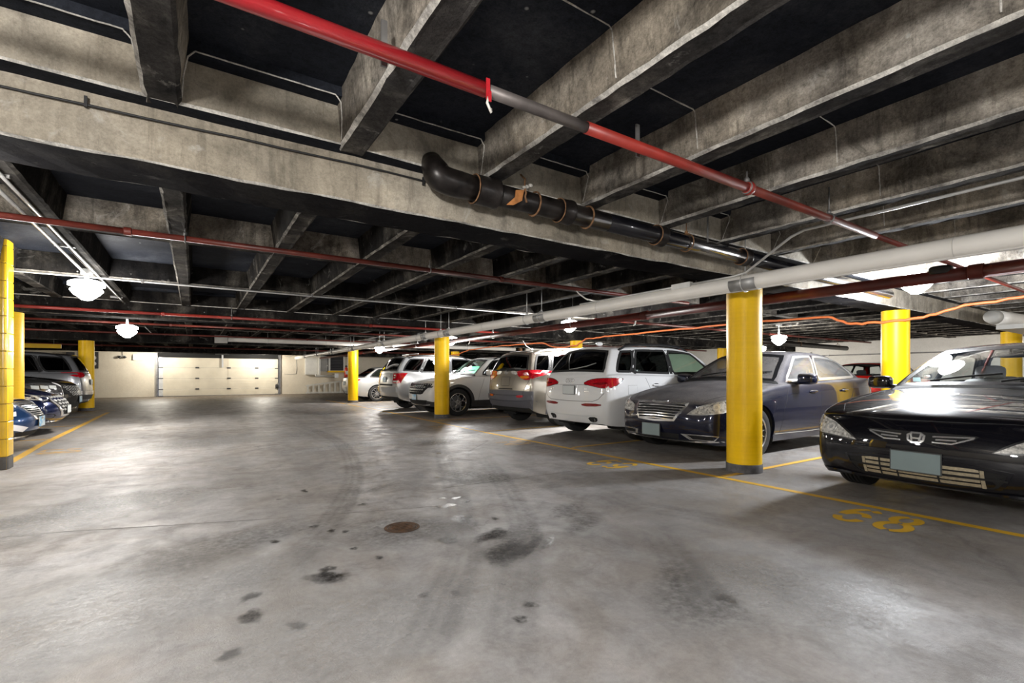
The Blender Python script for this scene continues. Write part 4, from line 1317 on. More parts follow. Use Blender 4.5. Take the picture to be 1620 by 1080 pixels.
class Car:
    def __init__(s, name, label, loc, rz, S, paintm, group=None):
        s.S = S
        s.root = tag(empty(name, loc, rz), label, 'car', group)
        s.paint = paintm
        s.cage()
    # ---- control cage and subdivision
    def P(s, i, j, k):
        S = s.S
        st = S['st']; n = len(st) - 1
        x, w, zb, zt, zc = st[i]
        jf = s.JF[abs(j)]
        if i == 0: x += S['fx'][k] + S['fbow'] * jf * jf
        elif i == 1: x += S['fx'][k] * .35
        if i == n: x -= S['rx'][k] + S['rbow'] * jf * jf
        elif i == n - 1: x -= S['rx'][k] * .35
        y = jf * w * S['lf'][k] * (1 if j >= 0 else -1)
        z = zb + (zt + (zc - zt) * (1 - jf * jf) - zb) * S['kf'][k] if k == 4 or i in (0, n) else zb + (zt - zb) * S['kf'][k]
        if k == 4 and abs(j) <= 3:
            q = 1 - (jf / s.JF[3]) ** 2
            if i == s.a: x -= S['cb'] * q
            if i == s.b: x += S['rb'] * q
        return Vector((x, y, z))
    def Rf(s, i, j):
        S = s.S
        x, wr, ze, zc = S['roof'][i - s.a]
        q = s.JF[abs(j)] / s.JF[3]
        if i == s.a: x -= .07 * (1 - q * q)
        if i == s.b: x += .06 * (1 - q * q)
        return Vector((x, q * wr * (1 if j >= 0 else -1), ze + (zc - ze) * (1 - q * q)))
    def cage(s):
        S = s.S
        s.a, s.b = S['a'], S['b']
        s.JF = [0, .38, .72, S.get('gj', .92), 1.0]
        n = len(S['st']) - 1
        V, F, MI = {}, [], []
        vl = []
        def v(key, p):
            if key not in V:
                V[key] = len(vl); vl.append(p)
            return V[key]
        L = lambda i, j, k: v(('L', i, j, k), s.P(i, j, k))
        Rr = lambda i, j: v(('R', i, j), s.Rf(i, j))
        def Mm(i, j):
            p = s.P(i, j, 4).lerp(s.Rf(i, j), .52)
            if abs(j) == 3: p.y += (.022 if j > 0 else -.022)
            if i == s.a: p.x -= .03; p.z += .012
            if i == s.b: p.x += .03
            return v(('M', i, j), p)
        def face(q, m=0):
            F.append(q); MI.append(m)
        J = range(-4, 4)
        cl, fc, rc = S.get('clad', 0), S.get('fclad', 0), S.get('rclad', 0)
        for sgn in (-4, 4):
            for i in range(n):
                for k in range(4):
                    c = cl
                    if i < 1: c = max(c, fc)
                    if i >= n - 1: c = max(c, rc)
                    face((L(i, sgn, k), L(i + 1, sgn, k), L(i + 1, sgn, k + 1), L(i, sgn, k + 1)), 1 if k < c else 0)
        for i, c in ((0, fc), (n, rc)):
            for j in J:
                for k in range(4):
                    face((L(i, j, k), L(i, j + 1, k), L(i, j + 1, k + 1), L(i, j, k + 1)), 1 if k < c else 0)
        for i in range(n):
            for j in J:
                face((L(i, j, 0), L(i + 1, j, 0), L(i + 1, j + 1, 0), L(i, j + 1, 0)), 2)
                if not (s.a <= i < s.b and -3 <= j < 3):
                    face((L(i, j, 4), L(i, j + 1, 4), L(i + 1, j + 1, 4), L(i + 1, j, 4)))
        for sgn in (-3, 3):
            for i in range(s.a, s.b):
                face((L(i, sgn, 4), L(i + 1, sgn, 4), Mm(i + 1, sgn), Mm(i, sgn)))
                face((Mm(i, sgn), Mm(i + 1, sgn), Rr(i + 1, sgn), Rr(i, sgn)))
        for i in (s.a, s.b):
            for j in range(-3, 3):
                face((L(i, j, 4), L(i, j + 1, 4), Mm(i, j + 1), Mm(i, j)))
                face((Mm(i, j), Mm(i, j + 1), Rr(i, j + 1), Rr(i, j)))
        for i in range(s.a, s.b):
            for j in range(-3, 3):
                face((Rr(i, j), Rr(i, j + 1), Rr(i + 1, j + 1), Rr(i + 1, j)))
        bm = bmesh.new()
        bv = [bm.verts.new(p) for p in vl]
        for q, m in zip(F, MI):
            f = bm.faces.new([bv[x] for x in q]); f.material_index = m
        bmesh.ops.recalc_face_normals(bm, faces=bm.faces)
        cr = bm.edges.layers.float.new('crease_edge')
        def crease(k1, k2, w):
            if k1 in V and k2 in V:
                e = bm.edges.get((bv[V[k1]], bv[V[k2]]))
                if e: e[cr] = w
        for sgn in (-1, 1):
            for i in range(s.a, s.b):
                crease(('L', i, 3 * sgn, 4), ('L', i + 1, 3 * sgn, 4), .6)
                crease(('R', i, 3 * sgn), ('R', i + 1, 3 * sgn), .35)
            for i, w in ((s.a, .45), (s.b, .45)):
                crease(('L', i, 3 * sgn, 4), ('M', i, 3 * sgn), w)
                crease(('M', i, 3 * sgn), ('R', i, 3 * sgn), w)
            for i in range(n):
                crease(('L', i, 4 * sgn, 0), ('L', i + 1, 4 * sgn, 0), .6)
                crease(('L', i, 4 * sgn, 4), ('L', i + 1, 4 * sgn, 4), .25)
                crease(('L', i, 4 * sgn, 3), ('L', i + 1, 4 * sgn, 3), S.get('char', .25))
        for j in range(-3, 3):
            crease(('L', s.a, j, 4), ('L', s.a, j + 1, 4), .7)
            crease(('L', s.b, j, 4), ('L', s.b, j + 1, 4), .7)
            crease(('R', s.a, j), ('R', s.a, j + 1), .4)
            crease(('R', s.b, j), ('R', s.b, j + 1), .5)
        for j in J:
            crease(('L', 0, j, 0), ('L', 0, j + 1, 0), .6)
            crease(('L', n, j, 0), ('L', n, j + 1, 0), .7)
            crease(('L', 0, j, 4), ('L', 0, j + 1, 4), S.get('fcr', .3))
            crease(('L', n, j, 4), ('L', n, j + 1, 4), .4)
        me = bpy.data.meshes.new('cage'); bm.to_mesh(me); bm.free()
        ob = bpy.data.objects.new('cage', me); COL.objects.link(ob)
        md = ob.modifiers.new('s', 'SUBSURF'); md.levels = 3; md.render_levels = 3
        dg = bpy.context.evaluated_depsgraph_get()
        m2 = bpy.data.meshes.new_from_object(ob.evaluated_get(dg))
        bpy.data.objects.remove(ob); bpy.data.meshes.remove(me)
        s.bm = bmesh.new(); s.bm.from_mesh(m2); bpy.data.meshes.remove(m2)
        s.bm.normal_update()
        s.bvh = BVHTree.FromBMesh(s.bm)
        s.L = S['st'][-1][0]
        s.W = max(q[1] for q in S['st'])
    # ---- projection
    def cast(s, view, u, v):
        if view == 'top':
            d = Vector((0, 0, -1)); p = Vector((u, v, 5))
        else:
            a = R(view)
            d = Vector((math.cos(a), math.sin(a), 0)); e = Vector((-math.sin(a), math.cos(a), 0))
            p = e * u + Vector((0, 0, v)) - d * 12
        h = s.bvh.ray_cast(p, d)
        if h[0] is not None: return h[0], d
        best = None
        for k in range(9, 17):
            q = p + d * k
            r = s.bvh.find_nearest(q)
            dd = (r[0] - q).length
            if best is None or dd < best[0]: best = (dd, r[0])
        return best[1], d
    def uv(s, view, p):
        if len(p) == 2: return p
        if view == 'top': return (p[0], p[1])
        a = R(view)
        return (-math.sin(a) * p[0] + math.cos(a) * p[1], p[2])
    def emit(s, mb, name, mat, sym, parent=None, smooth=True, label=None, angle=35):
        objs = []
        for q in ((0, 1) if sym else (0,)):
            m = MB(); m.v = [(v[0], -v[1], v[2]) for v in mb.v] if q else list(mb.v)
            m.f = [f[::-1] for f in mb.f] if q else list(mb.f)
            m.mi = list(mb.mi)
            o = m.build(name, mat, parent or s.root, smooth, fix=False, angle=angle)
            if label: o['label'] = label
            objs.append(o)
        return objs
    def patch(s, view, poly, mat, name, off=.004, depth=.02, res=.06, rnd=0, sym=True, parent=None, label=None, skirt=True):
        poly = [s.uv(view, p) for p in poly]
        if rnd: poly = chaikin(poly, rnd)
        poly = densify(poly, res)
        us = [p[0] for p in poly]; vs_ = [p[1] for p in poly]
        pts = list(poly)
        inner = offset_poly(poly, res * .5)
        u = min(us) + res * .5
        while u < max(us):
            v = min(vs_) + res * .5
            while v < max(vs_):
                if inpoly(u, v, inner): pts.append((u, v))
                v += res
            u += res
        n = len(poly)
        V, E, Fc = delaunay_2d_cdt([Vector(p) for p in pts], [(i, (i + 1) % n) for i in range(n)], [], 1, 1e-5)[:3]
        mb = MB()
        P3 = []
        d = None
        for p in V:
            h, d = s.cast(view, p[0], p[1])
            P3.append(h - d * off)
        fs = []
        for f in Fc:
            nn = (P3[f[1]] - P3[f[0]]).cross(P3[f[2]] - P3[f[0]])
            fs.append(tuple(f) if nn.dot(d) < 0 else tuple(f)[::-1])
        mb.add(P3, fs)
        if skirt:
            top, bot = [], []
            for p in poly:
                h, d = s.cast(view, p[0], p[1])
                top.append(h - d * off); bot.append(h + d * depth)
            mb.add(top + bot, [(i, (i + 1) % n, n + (i + 1) % n, n + i) for i in range(n)])
        return s.emit(mb, name, mat, sym, parent, True, label)
    def line(s, view, pts, w, mat, name, off=.003, depth=.006, closed=False, step=.05, sym=True, parent=None, mb=None, label=None, keep=False):
        pts = densify([s.uv(view, p) for p in pts], step, closed)
        n = len(pts)
        own = mb is None
        mb = mb or MB()
        rows = []
        for i, p in enumerate(pts):
            a = pts[i - 1] if (closed or i > 0) else pts[i]
            b = pts[(i + 1) % n] if (closed or i < n - 1) else pts[i]
            tx, ty = b[0] - a[0], b[1] - a[1]
            l = math.hypot(tx, ty) or 1
            nx, ny = -ty / l * w / 2, tx / l * w / 2
            h1, d = s.cast(view, p[0] + nx, p[1] + ny)
            h2, d = s.cast(view, p[0] - nx, p[1] - ny)
            rows += [h1 + d * depth, h1 - d * off, h2 - d * off, h2 + d * depth]
        fs = []
        for i in range(n if closed else n - 1):
            i2 = (i + 1) % n
            for k in range(3):
                q = (i * 4 + k, i * 4 + k + 1, i2 * 4 + k + 1, i2 * 4 + k)
                fs.append(q)
        # orient outwards
        if fs:
            q = fs[1]
            nn = (rows[q[1]] - rows[q[0]]).cross(rows[q[2]] - rows[q[0]])
            if nn.dot(d) > 0: fs = [f[::-1] for f in fs]
        if not closed and n > 1:
            fs += [(0, 1, 2, 3), ((n - 1) * 4 + 3, (n - 1) * 4 + 2, (n - 1) * 4 + 1, (n - 1) * 4)]
        mb.add(rows, fs)
        if own and not keep:
            return s.emit(mb, name, mat, sym, parent, True, label)
        return mb
    def ring(s, view, poly, w_in, w_out, mat, name, off=.004, depth=.01, rnd=0, sym=True, res=.05, parent=None, label=None):
        poly = [s.uv(view, p) for p in poly]
        if rnd: poly = chaikin(poly, rnd)
        poly = densify(poly, res)
        A, B = offset_poly(poly, -w_out), offset_poly(poly, w_in)
        n = len(poly)
        ra, rb_, sk, si = [], [], [], []
        for p, q in zip(A, B):
            h1, d = s.cast(view, *p); h2, d = s.cast(view, *q)
            ra.append(h1 - d * off); rb_.append(h2 - d * off); sk.append(h1 + d * depth); si.append(h2 + d * depth)
        mb = MB()
        fs = []
        for i in range(n):
            k = (i + 1) % n
            fs += [(i, k, n + k, n + i), (2 * n + i, 2 * n + k, k, i), (n + i, n + k, 3 * n + k, 3 * n + i)]
        vs = ra + rb_ + sk + si
        q = fs[0]
        nn = (vs[q[1]] - vs[q[0]]).cross(vs[q[2]] - vs[q[0]])
        if nn.dot(d) > 0: fs = [f[::-1] for f in fs]
        mb.add(vs, fs)
        return s.emit(mb, name, mat, sym, parent, True, label)
    def cut(s, view, poly, rnd=0, sym=True):
        poly = [s.uv(view, p) for p in poly]
        if rnd: poly = chaikin(poly, rnd)
        a = R(view)
        d = Vector((math.cos(a), math.sin(a), 0)); e = Vector((-math.sin(a), math.cos(a), 0))
        u0, u1 = min(p[0] for p in poly), max(p[0] for p in poly)
        v0, v1 = min(p[1] for p in poly), max(p[1] for p in poly)
        dead = []
        for f in s.bm.faces:
            c = f.calc_center_median()
            for m in ((1, -1) if sym else (1,)):
                cc = Vector((c.x, c.y * m, c.z)); nn = Vector((f.normal.x, f.normal.y * m, f.normal.z))
                if nn.dot(d) > -.06: continue
                u, v = cc.dot(e), cc.z
                if u0 < u < u1 and v0 < v < v1 and inpoly(u, v, poly):
                    h, _ = s.cast(view, u, v)
                    if (h - cc).length < .06:
                        dead.append(f); break
        bmesh.ops.delete(s.bm, geom=dead, context='FACES')
    # ---- window panes
    def wall(s, i, j, t):
        b, r = s.P(i, j, 4), s.Rf(i, j)
        p = b.lerp(r, t)
        return p
    def gp(s, st, t):
        st = max(s.a, min(s.b, st))
        i = min(int(st), s.b - 1)
        f = st - i
        p = s.wall(i, 3, t).lerp(s.wall(i + 1, 3, t), f)
        return (p.x, p.z)
    def pane(s, view, poly, mat, name, rnd=1, sym=True, w=.03, frame='black_trim'):
        poly = [s.uv(view, p) for p in poly]
        poly = chaikin(poly, rnd, .18) if rnd else poly
        s.cut(view, poly, 0, sym)
        g = s.patch(view, poly, M[mat], name, off=.003, res=.09, sym=sym, skirt=False)
        for k, o in enumerate(g):
            s.ring_for(view, poly, w, frame, o, k)
        return g
    def ring_for(s, view, poly, w, frame, parent, k):
        mb_objs = s.ring(view, poly, w, .008, M[frame], 'window_seal', off=.006, depth=.012, sym=False, parent=parent)
        if k == 1:
            me = mb_objs[0].data
            for v in me.vertices: v.co.y = -v.co.y
            me.flip_normals()
    def side_windows(s, B, mat_f, mat_r, t0=.07, t1=.90, front=.17, rear=.30, rear_t=.3, third=None, seal='black_trim'):
        a, b = s.a, s.b
        g = s.gp
        m = lambda p, q, n=4: [p + (q - p) * i / n for i in range(n + 1)]
        pf = [g(a + front, t0)] + [g(x, t1) for x in m(a + front * 1.5, B - .045)] + [g(x, t0) for x in m(B - .045, a + front)[:-1]]
        s.pane(SIDE, pf, mat_f, 'front_side_window', frame=seal)
        C = third or (b - rear)
        pr = [g(B + .045, t0)] + [g(x, t1) for x in m(B + .045, C - (.03 if third else .0))] + [g(C + (0 if third else rear_t * rear), (t0 + t1) * .42 if not third else t0)] + [g(x, t0) for x in m(C - (.0 if third else .02), B + .045)[:-1]]
        s.pane(SIDE, pr, mat_r, 'rear_side_window', frame=seal)
        if third:
            pq = [g(third + .09, t0 + .02)] + [g(x, t1 - .02) for x in m(third + .09, b - rear)] + [g(b - rear * .75, .5), g(b - rear * .8, t0 + .05)] + [g(x, t0 + .02) for x in m(b - rear, third + .09)[:-1]]
            s.pane(SIDE, chaikin(pq, 1, .25), mat_r, 'quarter_window', frame=seal)
            s.patch(SIDE, [g(third - .005, t0), g(third - .03, t1), g(third + .10, t1 - .02), g(third + .10, t0 + .02)], M['matte_black'], 'rear_pillar', off=.002, res=.2)
        # pillar strip between the two door windows
        s.patch(SIDE, [g(B - .05, t0), g(B - .05, t1), g(B + .05, t1), g(B + .05, t0)], M['matte_black'], 'door_pillar', off=.002, res=.2)
    def end_window(s, i, mat, name, t0=.06, t1=.93, edge=.90, rnd=1, seal='black_trim', tf=None):
        view = FRONT if i == s.a else REAR
        js = [-3, -2, -1, 0, 1, 2, 3]
        def pt(q, t):
            # q in -3..3
            k = max(-3, min(2, math.floor(q))); f = q - k
            p = s.wall(i, k, t).lerp(s.wall(i, k + 1, t), f)
            return s.uv(view, (p.x, p.y, p.z))
        qs = [x * edge for x in (-3, -2.2, -1.1, 0, 1.1, 2.2, 3)]
        poly = [pt(q, t0) for q in qs] + [pt(q * .985, t1) for q in qs[::-1]]
        return s.pane(view, poly, mat, name, rnd=rnd, sym=False, frame=seal)
    # ---- wheels
    def arches(s, xs, rw, gap=.05, trim=None, tw=.03):
        ra = rw + gap
        s.xs, s.rw = xs, rw
        dead = []
        for f in s.bm.faces:
            c = f.calc_center_median()
            if abs(c.y) < s.W * .55: continue
            for x in xs:
                if (c.x - x) ** 2 + (c.z - rw) ** 2 < ra * ra:
                    dead.append(f); break
        bmesh.ops.delete(s.bm, geom=dead, context='FACES')
        for v in s.bm.verts:
            if any(len(e.link_faces) == 1 for e in v.link_edges) and abs(v.co.y) > s.W * .55:
                for x in xs:
                    dx, dz_ = v.co.x - x, v.co.z - rw
                    l = math.hypot(dx, dz_)
                    if ra * .8 < l < ra * 1.3 and v.co.z < rw + ra * 1.1:
                        v.co.x = x + dx / l * ra; v.co.z = rw + dz_ / l * ra
        for x in xs:
            mb = MB()
            n = 20
            vs = []
            a0, a1 = R(-25), R(205)
            for y in (s.W * .45, s.W * .96):
                for k in range(n + 1):
                    a = a0 + (a1 - a0) * k / n
                    vs.append((x + math.cos(a) * (ra + .004), y, rw + math.sin(a) * (ra + .004)))
            m = n + 1
            mb.add(vs, [(k, k + 1, m + k + 1, m + k) for k in range(n)])
            mb.add([(x, s.W * .45, rw)] + vs[:m], [(0, k + 1, k + 2) for k in range(n)])
            s.emit(mb, 'wheel_well', M['under'], True)
            b0 = s.S['st'][3][2] + .05
            al = math.asin(max(-.9, min(.9, (b0 - rw) / ra)))
            pts = [(x + math.cos(al + (PI - 2 * al) * k / 24) * (ra + tw / 2 - .004), rw + math.sin(al + (PI - 2 * al) * k / 24) * (ra + tw / 2 - .004)) for k in range(25)]
            s.line(SIDE, pts, tw, M[trim] if trim else s.paint, 'arch_trim', off=.010 if trim else .004, depth=.03, step=.06)
    def wheels(s, style='5', rim=.22, track=.03, key=None):
        rw = s.rw
        k = (style, rw, rim)
        if k not in WHEELS: WHEELS[k] = wheel_meshes(style, rw, rim)
        ms = WHEELS[k]
        for x in s.xs:
            for sg in (1, -1):
                w = bpy.data.objects.new('wheel', ms[0]); COL.objects.link(w); w.parent = s.root
                w.location = (x, sg * (s.W - track - .11), rw)
                if sg < 0: w.rotation_euler = (0, 0, PI)
                for nm, me in (('rim', ms[1]), ('hub_cap', ms[2]), ('brake_disc', ms[3])):
                    o = bpy.data.objects.new(nm, me); COL.objects.link(o); o.parent = w
    # ---- fittings
    def mirror(s, x, z, mat, size=(.13, .22, .15), out=None):
        mb = MB()
        y = out or s.W + .10
        mb.blob((x, y, z), size, .55, 20, 14)
        o = s.emit(mb, 'wing_mirror', mat, True)
        m2 = MB().tube([(x + .02, s.W * .88, z - size[2] * .42), (x + .01, y - size[1] * .25, z - size[2] * .3)], .028, 8)
        m3 = MB().blob((x + size[0] * .48, y, z), (.014, size[1] * .8, size[2] * .74), .5, 12, 8)
        for k, w in enumerate(o):
            for m_, nm, mt in ((m2, 'mirror_arm', M['black_trim']), (m3, 'mirror_glass', M['chrome'])):
                q = MB(); q.v = [(v[0], v[1] * (-1 if k else 1), v[2]) for v in m_.v]; q.f = [f[::-1] for f in m_.f] if k else m_.f; q.mi = m_.mi
                q.build(nm, mt, w, True)
    def handles(s, xs, z, mat):
        for x in xs:
            h, d = s.cast(SIDE, x, z)
            mb = MB().blob((x, h.y + .018, z), (.21, .032, .035), .6, 16, 8)
            s.emit(mb, 'door_handle', mat, True)
            s.patch(SIDE, [(x - .07, z - .03), (x + .07, z - .03), (x + .07, z + .03), (x - .07, z + .03)], M['seam'], 'handle_cup', off=.002, depth=.004, res=.08, rnd=1)
    def plate(s, z, mat, front=True, y=0.0, w=.31, h=.155, rim='plate_rim'):
        view = FRONT if front else REAR
        p, d = s.cast(view, y, z)
        pt, _ = s.cast(view, y, z + h / 2)
        pb, _ = s.cast(view, y, z - h / 2)
        xx = min(p.x, pt.x, pb.x) - .012 if front else max(p.x, pt.x, pb.x) + .012
        t = .008 if front else -.008
        a = MB().box(min(xx, xx + t), max(xx, xx + t), p.y - w / 2, p.y + w / 2, z - h / 2, z + h / 2).build('plate_frame', M[rim], s.root)
        x2 = xx - .003 if front else xx + .003
        MB().box(min(x2, xx), max(x2, xx), p.y - w / 2 + .008, p.y + w / 2 - .008, z - h / 2 + .008, z + h / 2 - .008).build('number_plate', M[mat], a)
    def seams(s, doors, zb=.30, zt=None, hood=True, tailgate=None):
        """panel gaps: doors = x positions (bottom, top) of vertical gaps"""
        mb = MB()
        for xb, xt, z1 in doors:
            s.line(SIDE, [(xb, zb), (xb + (xt - xb) * .3, zb + (z1 - zb) * .45), (xt, z1)], .006, None, '', off=.0012, depth=.002, mb=mb)
        if len(doors) > 1:
            s.line(SIDE, [(doors[0][0], zb), (doors[-1][0], zb)], .006, None, '', off=.0012, depth=.002, mb=mb)
        s.emit(mb, 'panel_gap', M['seam'], True)
        if hood:
            st = s.S['st']
            yh = hood if isinstance(hood, float) else .80
            pts = [(st[1][0] - .02 + .1, st[1][1] * yh * .92), (st[2][0], st[2][1] * yh), (st[s.a][0] - .25, st[s.a][1] * (yh + .04)), (st[s.a][0] - .02, st[s.a][1] * (yh + .05))]
            s.line('top', pts, .006, M['seam'], 'panel_gap', off=.0012, depth=.002)
    def wipers(s, n=2):
        p0 = s.wall(s.a, 0, .03); 
        for k, (ya, yb) in enumerate(((.42, -.10), (-.12, -.62))):
            pts = []
            for i in range(9):
                f = i / 8
                y = ya + (yb - ya) * f
                zz = s.P(s.a, 0, 4).z + .045 + .10 * f * (1 - f * .3)
                h, d = s.cast(FRONT, y, zz)
                pts.append(h + Vector((-.022, 0, .012)))
            MB().tube(pts, .009, 8).build('wiper', M['matte_black'], s.root, True)
        # cowl strip
        st = s.P(s.a, 3, 4)
        pts = [(s.wall(s.a, j, .0).y, s.wall(s.a, j, .0).z + .012) for j in (-3, -2, -1, 0, 1, 2, 3)]
        s.line(FRONT, pts, .035, M['matte_black'], 'cowl_strip', off=.004, depth=.01, sym=False)
    def interior(s, seat='seat', wheel=True, dash='dash', liner=True, rearseat=True):
        a, b = s.a, s.b
        st = s.S['st']; ro = s.S['roof']
        zbelt = st[a + 1][3]
        xa, xb = st[a][0], st[b][0]
        w = s.W * .86
        zf = zbelt - .60
        mb = MB()
        mb.box(xa + .1, xb - .12, -w, w, zf - .02, zf)
        for sg in (-1, 1):
            mb.box(xa + .1, xb - .12, sg * w - .01, sg * w + .01, zf, zbelt - .03)
        mb.box(xb - .14, xb - .12, -w, w, zf, zbelt - .04).box(xa + .08, xa + .1, -w, w, zf, zbelt - .06)
        mb.build('cabin_tub', M['seat_dark'], s.root)
        mb = MB()
        x0 = s.P(a, 0, 4).x
        mb.blob(((x0 + xa + .62) / 2 + .08, 0, zbelt - .07), (xa + .62 - x0, w * 1.86, .20), .45, 24, 10)
        d_ = mb.build('dashboard', M[dash], s.root, True)
        MB().blob((xa + .42, -.36, zbelt + .02), (.26, .42, .09), .7, 16, 8).build('instrument_hood', M[dash], d_, True)
        if wheel:
            c = Vector((xa + .72, -.36, zbelt - .03))
            ax = Vector((.88, 0, .47)); up = Vector((-.47, 0, .88))
            pts = [c + (Vector((0, 1, 0)) * math.cos(q) + up * math.sin(q)) * .185 for q in [2 * PI * k / 28 for k in range(28)]]
            m = MB().tube(pts, .016, 8, closed=True)
            m.tube([c + Vector((0, .18, 0)), c, c - Vector((0, .18, 0))], .018, 8).tube([c, c - up * .18], .018, 8)
            m.blob(c, (.06, .13, .11), .7, 14, 8)
            m.tube([c, c - ax * .3], .03, 8)
            m.build('steering_wheel', M['dash'], s.root, True)
        fx_ = xa + 1.30
        rows_ = [(fx_, (-.37, .37), .5)]
        for xs_, ys_, wd in rows_:
            for y in ys_:
                m = MB()
                m.blob((xs_ - .22, y, zf + .20), (.55, wd, .2), .4, 20, 10)
                rot = Matrix.Rotation(R(16), 3, 'Y')
                m.blob((xs_ + .09, y, zf + .44), (.15, wd, .54), .4, 20, 10, rot=rot)
                o = m.build('front_seat', M[seat], s.root, True)
                zt = zf + .775
                h = MB().blob((xs_ + .185, y, zt), (.10, .27, .17), .55, 16, 10, rot=rot)
                for q in (-.06, .06):
                    h.tube([(xs_ + .18, y + q, zt - .02), (xs_ + .15, y + q, zf + .66)], .009, 6)
                h.build('headrest', M[seat], o, True)
        if rearseat:
            xr = min(fx_ + .95, ro[-1][0] + .12)
            m = MB()
            m.blob((xr - .25, 0, zf + .18), (.5, w * 1.75, .2), .35, 24, 10)
            rot = Matrix.Rotation(R(22), 3, 'Y')
            m.blob((xr + .06, 0, zf + .40), (.14, w * 1.75, .50), .35, 24, 10, rot=rot)
            o = m.build('rear_seat', M[seat], s.root, True)
            for y in (-.42, .42):
                MB().blob((xr + .17, y, zf + .67), (.09, .25, .12), .55, 14, 8, rot=rot).build('headrest', M[seat], o, True)
            MB().box(xr + .2, max(xb - .15, xr + .25), -w, w, zbelt - .07, zbelt - .05).build('parcel_shelf', M['seat_dark'], s.root)
        if liner:
            mb = MB()
            rows2 = []
            for i in range(a, b + 1):
                x, wr, ze, zc = ro[i - a]
                rows2.append([(x + (.05 if i == a else -.05 if i == b else 0), wr * .93 * q, ze + (zc - ze) * (1 - q * q) - .045) for q in (-1, -.6, 0, .6, 1)])
            for p, q in zip(rows2, rows2[1:]):
                mb.add(p + q, [(k, k + 1, 6 + k, 5 + k) for k in range(4)])
            mb.build('headliner', M['liner'], s.root, True)
    def inner_mirror(s):
        p = s.wall(s.a, 0, .86)
        MB().blob((p.x + .12, 0, p.z - .055), (.035, .25, .065), .6, 18, 10).tube([(p.x + .10, 0, p.z - .04), (p.x + .08, 0, p.z + .02)], .012, 8).build('rear_view_mirror', M['black_trim'], s.root, True)
    def rails(s, y, mat='silver_trim', x0=None, x1=None):
        ro = s.S['roof']
        xs = [x0 if x0 else ro[0][0] + .12, x1 if x1 else ro[-1][0] - .12]
        pts = []
        for i in range(13):
            f = i / 12
            x = xs[0] + (xs[1] - xs[0]) * f
            h, d = s.cast('top', x, y)
            pts.append((x, y, h.z - .01 + min(1, min(f, 1 - f) / .10) * .055))
        mb = MB().tube(pts, .020, 10)
        s.emit(mb, 'roof_rail', M[mat], True)
    def circle(s, view, c, r, mat, name, off=.004, depth=.01, sym=True, sq=1.0, parent=None):
        return s.patch(view, [(c[0] + r * math.cos(2 * PI * k / 18), c[1] + r * sq * math.sin(2 * PI * k / 18)) for k in range(18)], M[mat], name, off, depth, max(.03, r * .5), sym=sym, parent=parent)
    def text(s, view, string, c, size, mat, name, off=.005):
        cu = bpy.data.curves.new('t', 'FONT'); cu.body = string; cu.size = size; cu.align_x = 'CENTER'
        ob = bpy.data.objects.new('t', cu); COL.objects.link(ob)
        me = bpy.data.meshes.new_from_object(ob.evaluated_get(bpy.context.evaluated_depsgraph_get()))
        mb = MB()
        # u grows to the reader's left in every view, so text runs towards -u
        vs = []
        for v in me.vertices:
            h, d = s.cast(view, c[0] - v.co.x, c[1] + v.co.y)
            vs.append(h - d * off)
        mb.add(vs, [tuple(p.vertices) for p in me.polygons])
        bpy.data.objects.remove(ob); bpy.data.curves.remove(cu); bpy.data.meshes.remove(me)
        return s.emit(mb, name, M[mat], False, None, False)
    def tails(s):
        L_ = s.L
        z = s.S['st'][-1][3] - .12
        s.patch(150, [(L_, -.46, z + .08), (L_ - .1, -.80, z + .10), (L_ - .4, -.92, z + .10), (L_ - .2, -.9, z - .03), (L_ - .05, -.76, z - .07), (L_, -.5, z - .04)], M['red_lens'], 'tail_light', off=.008, depth=.03, rnd=1)
        s.plate(z - .08, 'plate_grey', front=False)
    def finish(s, clad='cladding'):
        me = bpy.data.meshes.new('body')
        bmesh.ops.delete(s.bm, geom=[v for v in s.bm.verts if not v.link_faces], context='VERTS')
        s.bm.to_mesh(me); s.bm.free()
        for m in (s.paint, M[clad], M['under']): me.materials.append(m)
        me.polygons.foreach_set('use_smooth', [True] * len(me.polygons))
        me.set_sharp_from_angle(angle=R(42))
        o = bpy.data.objects.new('body', me); COL.objects.link(o); o.parent = s.root
        return o

